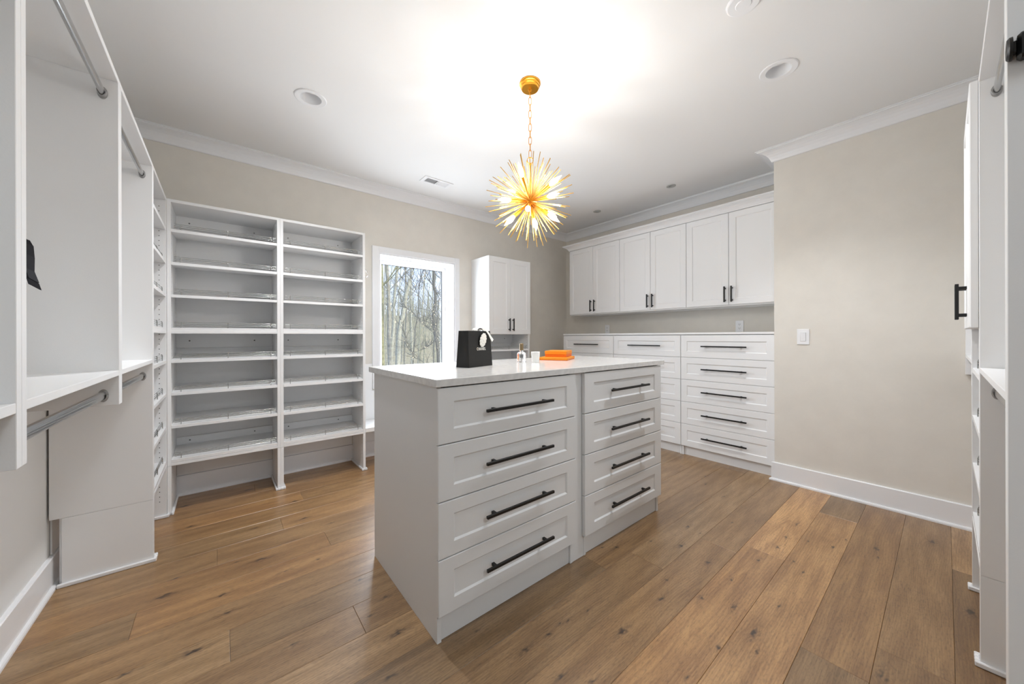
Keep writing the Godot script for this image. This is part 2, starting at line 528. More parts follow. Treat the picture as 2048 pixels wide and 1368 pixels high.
func shell() -> void:
	var mb := MB.new()
	mb.box(-0.745, -0.645, -0.12, 2.84, -3.95, 0.54, 0.0)
	struct("wall_left", mb, M.grey_wall, "pale grey wall behind the hanging closet on the left", "wall")
	mb = MB.new()
	for b: Array in [[-0.645, 1.248, 0.0, 2.74], [2.134, 4.2, 0.0, 2.74], [1.248, 2.134, 0.0, 0.74], [1.248, 2.134, 2.065, 2.74]]:
		mb.box(b[0], b[1], b[2], b[3], -3.92, -3.69, 0.0)
	struct("wall_back", mb, M.beige, "beige wall with the window in it", "wall")
	mb = MB.new()
	mb.box(4.10, 4.20, 0, 2.74, -3.69, -0.905, 0.0)
	struct("wall_right", mb, M.beige, "beige wall between the drawers and the wall cabinets", "wall")
	mb = MB.new()
	mb.box(3.57, 4.20, 0, 2.74, -0.905, 0.54, 0.0)
	struct("wall_side", mb, M.beige, "blank beige wall with the light switch", "wall")
	mb = MB.new()
	mb.box(-0.645, -0.25, 0, 2.74, 0.437, 0.54, 0.0)
	mb.box(1.15, 3.57, 0, 2.74, 0.437, 0.54, 0.0)
	mb.box(-0.25, 1.15, 2.3, 2.74, 0.437, 0.54, 0.0)
	struct("wall_front", mb, M.grey_wall, "wall behind the right-hand closet units", "wall")

	hall()
	# ceiling with holes for its fittings
	var c := CSGBox3D.new()
	c.name = "ceiling"
	c.size = Vector3(4.95, 0.12, 4.5)
	c.position = P(1.7275, 2.80, 1.7)
	c.material = M.ceiling
	add_child(c)
	for h: Array in [[0.447, 2.588, 0.062], [2.502, 0.61, 0.062], [3.58, 2.714, 0.019], [3.567, 1.778, 0.019]]:
		var y := CSGCylinder3D.new()
		y.name = "fitting_hole"
		y.operation = CSGShape3D.OPERATION_SUBTRACTION
		y.radius = h[2]; y.height = 0.2; y.sides = 40
		y.position = P(h[0], 2.74, h[1]) - c.position
		c.add_child(y, true)
	c.set_meta("kind", "structure")
	tag(c, "smooth white ceiling", "ceiling")

	# crown moulding, mitred at the corners
	mb = MB.new()
	mb.sweep(CROWN, P(-0.645, 2.648, 3.69), Vector3.BACK, Vector3.UP, Vector3.RIGHT, 4.745, 0.0, -1.0)
	struct("trim_1", mb, M.trim, "white crown moulding above the window wall", "crown moulding")
	mb = MB.new()
	mb.sweep(CROWN, P(4.10, 2.648, 3.69), Vector3.LEFT, Vector3.UP, Vector3.BACK, 2.785, 1.0, -1.0)
	struct("trim_2", mb, M.trim, "white crown moulding above the wall cabinets", "crown moulding")
	mb = MB.new()
	mb.sweep(CROWN, P(4.10, 2.648, 0.905), Vector3.FORWARD, Vector3.UP, Vector3.LEFT, 0.53, 1.0, 1.0)
	mb.sweep(CROWN, P(3.57, 2.648, 0.905), Vector3.LEFT, Vector3.UP, Vector3.BACK, 1.342, -1.0, -1.0)
	struct("trim_3", mb, M.trim, "white crown moulding on the blank beige wall", "crown moulding")
	# baseboards with shoe moulding
	mb = MB.new()
	mb.sweep(BASEB, P(-0.645, 0, 3.66), Vector3.RIGHT, Vector3.UP, Vector3.BACK, 4.097, 0.0, 0.0)
	struct("baseboard_left", mb, M.trim, "white baseboard under the hanging closet", "baseboard")
	mb = MB.new()
	mb.sweep(BASEB, P(-0.614, 0, 3.69), Vector3.BACK, Vector3.UP, Vector3.RIGHT, 4.714, 0.0, 0.0)
	struct("baseboard_back", mb, M.trim, "white baseboard behind the shoe shelves", "baseboard")
	mb = MB.new()
	mb.sweep(BASEB, P(3.57, 0, 0.907), Vector3.LEFT, Vector3.UP, Vector3.BACK, 1.344, -1.0, 0.0)
	struct("baseboard_side", mb, M.trim, "white baseboard along the blank beige wall", "baseboard")

	# window
	var w := Node3D.new()
	w.name = "window_1"
	add_child(w)
	w.set_meta("kind", "structure")
	tag(w, "single-pane white casement window looking onto bare woods", "window")
	mb = MB.new()   # casing, proud of the wall
	mb.box(1.181, 1.248, 0.74, 2.13, -3.689, -3.668, 0.002)
	mb.box(2.134, 2.197, 0.74, 2.13, -3.689, -3.668, 0.002)
	mb.box(1.248, 2.134, 2.065, 2.13, -3.689, -3.668, 0.002)
	mb.box(1.181, 2.197, 0.675, 0.74, -3.689, -3.668, 0.002)
	part("window_casing", mb, M.trim, w)
	mb = MB.new()   # jamb lining
	mb.box(1.2485, 1.262, 0.7405, 2.0645, -3.83, -3.676, 0.001)
	mb.box(2.12, 2.1335, 0.7405, 2.0645, -3.83, -3.676, 0.001)
	mb.box(1.262, 2.12, 2.050, 2.0645, -3.83, -3.676, 0.001)
	mb.box(1.262, 2.12, 0.7405, 0.756, -3.83, -3.676, 0.001)
	part("window_jamb", mb, M.trim, w)
	mb = MB.new()   # fixed frame and sash in two steps
	for s: Array in [[1.262, 2.12, 0.756, 2.05, 0.028, -3.845, -3.79], [1.290, 2.092, 0.784, 2.022, 0.036, -3.87, -3.825]]:
		mb.box(s[0], s[0] + s[4], s[2], s[3], s[5], s[6], 0.002)
		mb.box(s[1] - s[4], s[1], s[2], s[3], s[5], s[6], 0.002)
		mb.box(s[0] + s[4], s[1] - s[4], s[3] - s[4], s[3], s[5], s[6], 0.002)
		mb.box(s[0] + s[4], s[1] - s[4], s[2], s[2] + s[4], s[5], s[6], 0.002)
	part("sash", mb, M.trim, w)
	mb = MB.new()
	mb.box(1.326, 2.056, 0.82, 1.986, -3.856, -3.852, 0.0)
	part("pane", mb, M.glass, w)
	mb = MB.new()   # dark glazing gasket
	for s: Array in [[1.326, 1.330, 0.82, 1.986], [2.052, 2.056, 0.82, 1.986], [1.330, 2.052, 1.982, 1.986], [1.330, 2.052, 0.82, 0.824]]:
		mb.box(s[0], s[1], s[2], s[3], -3.8515, -3.846, 0.0)
	part("glazing_gasket", mb, M.hole, w)


func hall() -> void:   # added hall behind the camera, built to send fill light into the closet
	var mb := MB.new()
	mb.box(-1.3, 2.3, -0.12, -0.014, 0.54, 3.1, 0.0)
	struct("floor_added_hall", mb, mat(Color(0.55, 0.43, 0.30), 0.4), "oak floor of the added hall behind the camera", "floor")
	mb = MB.new()
	mb.box(-1.4, -1.3, -0.12, 2.84, 0.54, 3.1, 0.0)
	mb.box(2.3, 2.4, -0.12, 2.84, 0.54, 3.1, 0.0)
	mb.box(-1.4, 2.4, -0.12, 2.84, 3.1, 3.2, 0.0)
	mb.box(-1.4, -0.745, -0.12, 2.84, 0.44, 0.54, 0.0)
	struct("wall_added_hall", mb, M.grey_wall, "pale walls of the added hall behind the camera", "wall")
	mb = MB.new()
	mb.box(-1.4, 2.4, 2.74, 2.84, 0.5505, 3.2, 0.0)
	struct("ceiling_added_hall", mb, M.ceiling, "white ceiling of the added hall behind the camera", "ceiling")
	var o := thing("added_fill_light", "square white fill light added on the hall ceiling behind the camera", "ceiling light", P(0.45, 2.74, -1.7))
	mb = MB.new()
	mb.box(-0.33, 0.33, -0.05, -0.001, -0.33, 0.33, 0.006)
	part("housing", mb, M.trim, o)
	mb = MB.new()
	mb.box(-0.30, 0.30, -0.054, -0.0505, -0.30, 0.30, 0.001)
	part("diffuser", mb, M.fill_panel, o)
	var l := AreaLight3D.new()  # added fill light that enters through the opening behind the camera
	l.name = "hall_fill_light"
	l.area_size = Vector2(0.6, 0.6)
	l.area_normalize_energy = true
	l.light_color = Color(0.93, 0.97, 1.0)
	l.light_energy = HALL_FILL
	l.area_range = 14.0
	l.shadow_enabled = true
	l.position = Vector3(0, -0.06, 0)
	l.rotation_degrees = Vector3(-90, 0, 0)
	o.add_child(l)


# ---------------------------------------------------------------- closet units (local: x along the width, y up, z from the wall to the front)
const SHELF_Y := [1.938, 1.714, 1.493, 1.265, 1.047, 0.825, 0.602, 0.370]

func handle(parent: Node3D, c: Vector3, length: float, upright := false, out := 0.032) -> void:
	var mb := MB.new()
	var s := 0.0062
	var l := length / 2
	var p := l * 0.76
	if upright:
		mb.box(-s, s, -l, l, out - 0.011, out, 0.001)
		for k: float in [-p, p]: mb.box(-s, s, k - s, k + s, 0.0, out - 0.010, 0.0005)
	else:
		mb.box(-l, l, -s, s, out - 0.011, out, 0.001)
		for k: float in [-p, p]: mb.box(k - s, k + s, -s, s, 0.0, out - 0.010, 0.0005)
	part("handle", mb, M.black, parent, "matt black bar handle").position = c

func fence(shelf: Node3D, x0: float, x1: float, y: float, z: float) -> void:
	var mb := MB.new()
	for k: float in [0.015, 0.026, 0.037]:
		mb.tube([Vector3(x0 + 0.014, y + k, z), Vector3(x1 - 0.006, y + k, z)], 0.0017, -1, 5)
	for x: float in [x0 + 0.047, (x0 + x1) / 2, x1 - 0.040]:
		mb.tube([Vector3(x, y - 0.001, z + 0.004), Vector3(x, y + 0.030, z + 0.004), Vector3(x, y + 0.040, z + 0.001)], 0.0026, -1, 6)
	part("shoe_fence", mb, M.wire, shelf, "polished wire shoe fence")

func pegs(o: Node3D, w: float, t0: float, t1: float, dep: float, y0: float, y1: float) -> void:
	var mb := MB.new()
	for z: float in [0.05, dep - 0.034]:
		var y := y0
		while y < y1:
			for s: Array in [[t0 + 0.0004, 1.0], [w - t1 - 0.0004, -1.0]]:
				for k in 6:
					var a := TAU * k / 6
					var b := TAU * (k + 1) / 6
					mb.tri(Vector3(s[0], y, z), Vector3(s[0], y + 0.0028 * sin(a), z + 0.0028 * cos(a)), Vector3(s[0], y + 0.0028 * sin(b), z + 0.0028 * cos(b)), Vector3(s[1], 0, 0))
			y += 0.0327
	stuff(part("peg_holes", mb, M.hole, o, "column of small dark shelf peg holes"))

func foot(o: Node3D, x0: float, x1: float, zb: float, dep: float, left: bool, right: bool, front := true) -> void:
	var mb := MB.new()
	var k := 0.013
	var hgt := 0.019
	if left: mb.box(x0 - k, x0 - 0.0003, 0.0003, hgt, zb, dep + k, 0.003)
	if right: mb.box(x1 + 0.0003, x1 + k, 0.0003, hgt, zb, dep + k, 0.003)
	if front: mb.box(x0, x1, 0.0003, hgt, dep + 0.0003, dep + k, 0.003)
	part("base_moulding", mb, M.trim, o)

func shoe_unit(label: String, at: Vector3, turn: float, w: float, dep: float, t := 0.0205, doors := false, skip_first_fence := false, outer := [false, false], group := "") -> Node3D:
	var o := thing("shoe_shelf_unit" if not doors else "tall_cabinet", label, "shelf unit" if not doors else "cabinet", at, turn, group)
	for s in 2:
		var x0 := 0.0 if s == 0 else w - t
		var mb := MB.new()
		mb.box(x0, x0 + t, 0.3305, 2.139, 0.001, dep)
		mb.box(x0, x0 + t, 0.0003, 0.3295, 0.034, dep)
		part("side_panel", mb, M.white, o)
		foot(o, x0, x0 + t, 0.032, dep, s == 1 or outer[0], s == 0 or outer[1], s == 1 or not outer.has(2))
	var mb := MB.new()
	mb.box(t, w - t, 2.119, 2.139, 0.008, dep)
	part("top_panel", mb, M.white, o)
	mb = MB.new()
	mb.box(t, w - t, 0.152, 2.139, 0.0015, 0.0075, 0.0)
	part("back_panel", mb, M.white, o)
	for r: Array in [[2.028, 2.119], [1.122, 1.2275], [0.385, 0.445]]:
		mb = MB.new()
		mb.box(t, w - t, r[0], r[1], 0.0075, 0.021, 0.001)
		var rail := part("back_rail", mb, M.white, o)
		for x: float in [t + 0.075, w - t - 0.125]:
			mb = MB.new()
			mb.lathe([Vector2(0.0001, 0.0022), Vector2(0.004, 0.0018), Vector2(0.0055, 0.0)], Vector3(x, (r[0] + r[1]) / 2, 0.021), 8, Vector3.BACK)
			part("screw", mb, M.screw, rail)
	for y: float in [1.2275, 0.330]:
		mb = MB.new()
		mb.box(t, w - t, y, y + 0.0185, 0.0215 if y > 1.0 else 0.0075, dep - 0.0005)
		part("fixed_shelf", mb, M.white, o)
	pegs(o, w, t, t, dep, 0.11, 2.10)
	for k in SHELF_Y.size():
		var y: float = SHELF_Y[k]
		if doors and k < 3: continue
		var lift := 0.026 if k != 3 and k != 7 else 0.018
		var a := t + 0.0006
		var b := w - t - 0.0006
		var z0 := 0.0225
		var z1 := dep - 0.002
		mb = MB.new()
		mb.hexa([Vector3(a, y - 0.0195 + lift, z0), Vector3(b, y - 0.0195 + lift, z0), Vector3(b, y - 0.0195, z1), Vector3(a, y - 0.0195, z1), Vector3(a, y + lift, z0), Vector3(b, y + lift, z0), Vector3(b, y, z1), Vector3(a, y, z1)])
		var sh := part("shelf", mb, M.white, o)
		if not (skip_first_fence and k == 0):
			fence(sh, a, b, y + 0.002, z1 - 0.018)
	if doors:
		for s in 2:
			mb = MB.new()
			mb.shaker(0.002 + s * (w / 2 - 0.001), w / 2 - 0.001 + s * (w / 2 - 0.001), 1.229, 2.137, dep + 0.001, dep + 0.021, 0.06, 0.06)
			var dr := part("door", mb, M.white, o)
			handle(dr, Vector3(w / 2 + (-0.030 if s == 0 else 0.030), 1.343, dep + 0.021), 0.150, true)
	return o

func rod(o: Node3D, x0: float, x1: float, y: float, z: float) -> void:
	var mb := MB.new()
	var seg := 20
	var ring := func(k: int, x: float) -> Vector3:
		var a := TAU * k / seg
		return Vector3(x, y + 0.0150 * sin(a), z + 0.0078 * cos(a))
	for k in seg:
		var a0 := TAU * k / seg
		var a1 := TAU * (k + 1) / seg
		var n0 := Vector3(0, sin(a0) / 0.015, cos(a0) / 0.0078).normalized()
		var n1 := Vector3(0, sin(a1) / 0.015, cos(a1) / 0.0078).normalized()
		mb.quad4([ring.call(k, x0 + 0.002), ring.call(k + 1, x0 + 0.002), ring.call(k + 1, x1 - 0.002), ring.call(k, x1 - 0.002)], [n0, n1, n1, n0])
	var r := part("clothes_rod", mb, M.chrome, o, "oval chrome hanging rod")
	for s: float in [1.0, -1.0]:
		var x := x0 if s > 0 else x1
		mb = MB.new()
		# an open cup that carries the rod: back plate and a U-shaped lip
		mb.ball(Vector3(x + s * 0.0012, y - 0.001, z), Vector3(0.0012, 0.0225, 0.0135), Basis.IDENTITY, 10, 14)
		for k in 14:   # U-shaped lip
			var q := []
			var u := []
			for e: Array in [[k, 0.0], [k + 1, 0.0], [k + 1, 1.0], [k, 1.0]]:
				var a: float = PI + PI * e[0] / 14.0
				u.append(Vector3(0, sin(a) / 0.021, cos(a) / 0.0125).normalized())
				q.append(Vector3(x + s * (0.001 + 0.016 * e[1]), y + 0.003 + 0.0215 * sin(a), z + 0.0125 * cos(a)))
			var inner := []
			for c in 4: inner.append(q[c] - u[c] * 0.0026)
			mb.quad4(q, u)
			mb.quad4(inner, u.map(func(w: Vector3) -> Vector3: return -w))
			mb.quad(q[3], q[2], inner[2], inner[3], Vector3(s, 0, 0))
		part("rod_bracket", mb, M.bracket, r)

func hang_unit(label: String, at: Vector3, turn: float, w: float, dep: float, tl: float, tr: float, low_l: float, low_r: float, moulds := [false, false, false, false]) -> Node3D:
	var o := thing("hanging_closet_unit", label, "closet unit", at, turn)
	for s in 2:
		var x0 := 0.0 if s == 0 else w - tr
		var x1 := tl if s == 0 else w
		var low := low_l if s == 0 else low_r
		var mb := MB.new()
		mb.box(x0, x1, maxf(low, 0.3305), 2.139, 0.008, dep)
		part("side_panel", mb, M.white, o)
		if low < 0.3:
			mb = MB.new()
			mb.box(x0, x1, 0.0003, 0.3295, 0.046, dep)
			part("leg_panel", mb, M.white, o)
			foot(o, x0, x1, 0.032, dep, moulds[s * 2], moulds[s * 2 + 1])
	var mb := MB.new()
	mb.box(tl, w - tr, 2.119, 2.139, 0.008, dep)
	part("top_panel", mb, M.white, o)
	mb = MB.new()
	mb.box(tl, w - tr, 1.0635, 1.0825, 0.008, dep - 0.0005)
	part("shelf", mb, M.white, o)
	mb = MB.new()
	mb.box(tl, w - tr, 2.03, 2.118, 0.0085, 0.024)
	part("back_rail", mb, M.white, o)
	rod(o, tl, w - tr, 2.068, dep - 0.038)
	rod(o, tl, w - tr, 0.996, dep - 0.038)
	return o


func closets() -> void:
	var X := -0.645
	var dl := 0.358
	hang_unit("white hanging closet unit nearest the camera, cut by the left picture edge", P(X, 0, 0.25), 90, 0.8338, dl, 0.022, 0.022, 0.962, 0.962)
	hang_unit("white double-hang closet unit with a navy strap, between the first and second left panels", P(X, 0, 1.084), 90, 0.828, dl, 0.022, 0.0242, 0.962, 0.959)
	hang_unit("white double-hang closet unit beside the corner shoe shelves, its far panel standing on the floor", P(X, 0, 1.9125), 90, 0.8045, dl, 0.0245, 0.0215, 0.959, 0.0, [false, false, true, false])
	shoe_unit("narrow white shoe shelf unit in the left corner, seen edge-on beside the hanging rods", P(X, 0, 2.7175), 90, 0.6019, dl, 0.0205, false, true)
	shoe_unit("white shoe shelf bay in the corner, left of the two facing the room", P(-0.2865, 0, 3.69), 0, 0.6438, 0.37, 0.0205, false, false, [false, false, 2])
	shoe_unit("white shoe shelf bay next to the window, right of the two facing the room", P(0.3577, 0, 3.69), 0, 0.6463, 0.37, 0.0205, false, false, [false, true])
	shoe_unit("tall white cabinet with two doors over open shelves, right of the window", P(2.375, 0, 3.69), 0, 0.645, 0.35, 0.0195, true, false, [true, true])
	# window bench between the shoe bay and the tall cabinet
	var b := thing("window_bench", "low white bench under the window between the shoe shelves and tall cabinet", "bench", P(1.0045, 0, 3.69))
	var mb := MB.new()
	mb.box(0.0, 1.3700, 0.335, 0.373, 0.0215, 0.369, 0.002)
	part("seat", mb, M.white, b)
	mb = MB.new()
	mb.box(0.0, 1.3700, 0.152, 0.66, 0.002, 0.0210, 0.001)
	mb.box(0.0, 0.172, 0.66, 0.93, 0.002, 0.0210, 0.001)
	part("back_panel", mb, M.white, b)

	# right-hand row, backs to the wall beside the camera, fronts facing the window
	var D := -0.437
	var dr := 0.3585
	hang_unit("white hanging closet unit at the right picture edge, its panels standing on the floor", P(2.1475, 0, D), 180, 0.9325, dr, 0.0215, 0.043, 0.0, 0.0, [false, true, false, true])
	shoe_unit("tall white cabinet seen edge-on at right with a black handle over open shoe shelves", P(2.757, 0, D), 180, 0.609, dr, 0.0215, true, false, [true, false])
	hang_unit("white wall-hung closet unit in the far right corner against the blank beige wall", P(3.567, 0, D), 180, 0.8095, dr, 0.0215, 0.0215, 0.959, 0.959)

	# black pull-out valet bar on the near side of the right-hand panel
	var v := thing("valet_bar", "black pull-out bar with a round end on the right-hand closet panel", "valet bar", P(1.214, 1.7600, -0.077))
	mb = MB.new()
	mb.lathe([Vector2(0.0001, 0.0), Vector2(0.018, 0.0), Vector2(0.0215, -0.003), Vector2(0.0215, -0.007), Vector2(0.0001, -0.0075)], Vector3(-0.014, 0.001, 0), 24, Vector3.FORWARD)
	part("end_disc", mb, M.black, v)
	mb = MB.new()
	mb.box(-0.021, -0.007, -0.010, 0.012, 0.0072, 0.012, 0.001)
	mb.box(-0.027, -0.0005, -0.025, 0.024, 0.012, 0.30, 0.005)
	part("slide", mb, M.black, v)

	# navy strap on a hook behind the nearest left panel
	v = thing("hanging_strap", "dark navy fabric strap hanging behind the nearest left closet panel", "strap", P(-0.30, 1.385, 1.1075))
	mb = MB.new()
	mb.tube([Vector3(-0.004, 0.0, 0), Vector3(-0.004, 0.004, -0.03), Vector3(-0.004, 0.012, -0.05)], 0.004, -1, 8)
	part("hook", mb, M.black, v)
	mb = MB.new()
	var mid := [Vector3(0.001, 0.010, -0.040), Vector3(0.003, 0.001, -0.047), Vector3(0.002, -0.020, -0.053), Vector3(-0.001, -0.047, -0.060), Vector3(0.002, -0.068, -0.070), Vector3(0.001, -0.080, -0.086)]
	var hw := [0.004, 0.006, 0.009, 0.0125, 0.014, 0.0155]
	for i in 5:
		var q := []
		for e: Array in [[i, -1], [i + 1, -1], [i + 1, 1], [i, 1]]:
			q.append(mid[e[0]] + Vector3(0.003 * e[1], 0.25 * hw[e[0]] * e[1] * -1, -hw[e[0]] * e[1]))
		var nn: Vector3 = (q[1] - q[0]).cross(q[3] - q[0]).normalized() * 0.0022
		mb.hexa([q[0] - nn, q[1] - nn, q[2] - nn, q[3] - nn, q[0] + nn, q[1] + nn, q[2] + nn, q[3] + nn])
	part("strap_band", mb, M.navy, v)

	# hooks on the cabinet sides
	for h: Array in [[1.0042, 1.787, 3.36, "nickel robe hook on the shoe shelf side, left of the window"], [3.0202, 1.785, 3.37, "nickel robe hook on the tall cabinet side, right of the window"]]:
		v = thing("robe_hook", h[3], "hook", P(h[0], h[1], h[2]), 0, "robe hooks either side of the window")
		mb = MB.new()
		mb.box(0.0002, 0.004, -0.022, 0.044, -0.010, 0.010, 0.0015)
		part("back_plate", mb, M.wire, v)
		mb = MB.new()
		mb.tube([Vector3(0.003, 0.036, 0), Vector3(0.012, 0.030, 0), Vector3(0.024, 0.012, 0), Vector3(0.032, -0.008, 0)], 0.0042, 0.004, 8)
		mb.tube([Vector3(0.003, -0.012, 0), Vector3(0.010, -0.034, 0), Vector3(0.020, -0.040, 0), Vector3(0.030, -0.034, 0), Vector3(0.035, -0.022, 0)], 0.0045, 0.0045, 8)
		part("prong", mb, M.chrome, v)


# ---------------------------------------------------------------- drawers, wall cabinets, island
func dresser() -> void:
	var group := "built-in drawer units along the right wall"
	var where := ["farthest of the three white drawer units, behind the orange boxes", "middle of the three white drawer units, half hidden by the island", "nearest of the three white drawer units, beside the blank beige wall"]
	for i in 3:
		var w := 0.7955
		var o := thing("drawer_unit", where[i], "drawers", P(4.0995, 0, 3.297 - i * 0.7975), -90, group)
		var mb := MB.new()
		for x: float in [0.0, w - 0.019]:
			mb.box(x, x + 0.019, 0.0003, 1.2145, 0.001, 0.473, 0.001)
		mb.box(0.019, w - 0.019, 0.10, 1.212, 0.001, 0.468, 0.0)
		part("body", mb, M.white, o)
		mb = MB.new()
		mb.box(0.0195, w - 0.0195, 0.0003, 0.0995, 0.440, 0.457, 0.001)
		part("toe_kick", mb, M.white, o)
		for k in 5:
			var y0 := 0.0965 + k * 0.2230
			mb = MB.new()
			mb.shaker(0.0015, w - 0.0015, y0, y0 + 0.2205, 0.474, 0.495, 0.058, 0.058)
			var d := part("drawer", mb, M.white, o)
			handle(d, Vector3(w / 2, y0 + 0.111, 0.495), 0.385)
	var mb := MB.new()
	mb.box(3.603, 4.0995, 1.2150, 1.2350, -3.300, -0.9055, 0.0015)
	single("dresser_worktop", mb, M.white, "long thin white top running over the three drawer units", "worktop")

	group = "white wall cabinets above the drawers"
	where = ["farthest white double-door wall cabinet, nearest the room corner", "middle white double-door wall cabinet over the drawers", "nearest white double-door wall cabinet, beside the blank beige wall"]
	for i in 3:
		var w := 0.797
		var o := thing("wall_cabinet", where[i], "cabinet", P(4.0995, 1.486, 3.299 - i * 0.7975), -90, group)
		mb = MB.new()
		mb.box(0.0, w, 0.0, 0.905, 0.001, 0.343, 0.001)
		part("body", mb, M.white, o)
		for s in 2:
			mb = MB.new()
			mb.shaker(0.0015 + s * w / 2, w / 2 - 0.0015 + s * w / 2, 0.012, 0.888, 0.344, 0.365, 0.058, 0.056)
			var d := part("door", mb, M.white, o)
			handle(d, Vector3(w / 2 + (-0.030 if s == 0 else 0.030), 0.112, 0.365), 0.15, true)
	mb = MB.new()
	var prof := [Vector2(0, 0), Vector2(0.006, 0), Vector2(0.008, 0.007), Vector2(0.013, 0.014), Vector2(0.024, 0.030), Vector2(0.040, 0.044), Vector2(0.056, 0.052), Vector2(0.064, 0.055), Vector2(0.064, 0.060), Vector2(0.072, 0.062), Vector2(0.072, 0.070), Vector2(0, 0.070)]
	mb.box(3.80, 4.099, 2.3925, 2.442, -3.299, -0.906, 0.0)
	mb.sweep(prof, P(3.735, 2.376, 3.299), Vector3.LEFT, Vector3.UP, Vector3.BACK, 2.393, -1.0, 0.0)
	mb.sweep(prof, P(3.735, 2.376, 3.299), Vector3.FORWARD, Vector3.UP, Vector3.RIGHT, 0.3645, -1.0, 0.0)
	mb.box(3.736, 3.81, 2.3925, 2.445, -3.2985, -0.906, 0.0)
	struct("trim_4", mb, M.trim, "white crown strip on top of the wall cabinets", "crown moulding")


func island() -> void:
	var o := thing("island", "pale grey closet island with two banks of four drawers and black bar handles", "island", P(0.646, 0, 1.985))
	var dep := 0.730
	var w := 1.674
	for x: Array in [[0.0, 0.019], [0.774, 0.792], [0.884, 0.902], [w - 0.019, w]]:
		var mb := MB.new()
		mb.box(x[0], x[1], 0.0003, 1.0055, 0.012, dep, 0.001)
		part("side_panel", mb, M.island, o)
	var mb := MB.new()
	mb.box(0.7925, 0.8835, 0.0003, 1.0055, dep - 0.021, dep - 0.002, 0.001)
	part("filler_strip", mb, M.island, o)
	mb = MB.new()
	mb.box(0.0, w, 0.0003, 1.0055, 0.001, 0.0115, 0.001)
	part("back_panel", mb, M.island, o)
	mb = MB.new()
	mb.box(0.0195, 0.7735, 0.12, 1.0, 0.02, dep - 0.012, 0.0)
	mb.box(0.9025, w - 0.0195, 0.12, 1.0, 0.02, dep - 0.012, 0.0)
	part("gap_shade_core", mb, M.dark, o)  # near-black core; the shade in the drawer gaps is put into its colour
	for x: Array in [[0.0195, 0.7735], [0.9025, w - 0.0195]]:
		mb = MB.new()
		mb.box(x[0], x[1], 0.0003, 0.119, dep - 0.030, dep - 0.010, 0.001)
		part("toe_kick", mb, M.island, o)
	for b in 2:
		var x0 := -0.004 if b == 0 else 0.870
		var x1 := 0.797 if b == 0 else w + 0.006
		for k in 4:
			var y0 := 0.1150 + k * 0.2222
			mb = MB.new()
			mb.shaker(x0, x1, y0, y0 + 0.2184, dep + 0.001, dep + 0.021, 0.068 if b == 0 else 0.08, 0.054, 0.007, 0.007)
			var d := part("drawer", mb, M.island, o)
			handle(d, Vector3((x0 + x1) / 2 + 0.008, y0 + 0.109, dep + 0.021), 0.397 if b == 0 else 0.405)
	mb = MB.new()
	mb.box(0.631, 2.361, 1.0058, 1.0360, -2.030, -1.228, 0.002)
	single("island_countertop", mb, M.quartz, "polished white stone countertop on the island", "countertop")


# ---------------------------------------------------------------- things on the island
const TOP := 1.0362

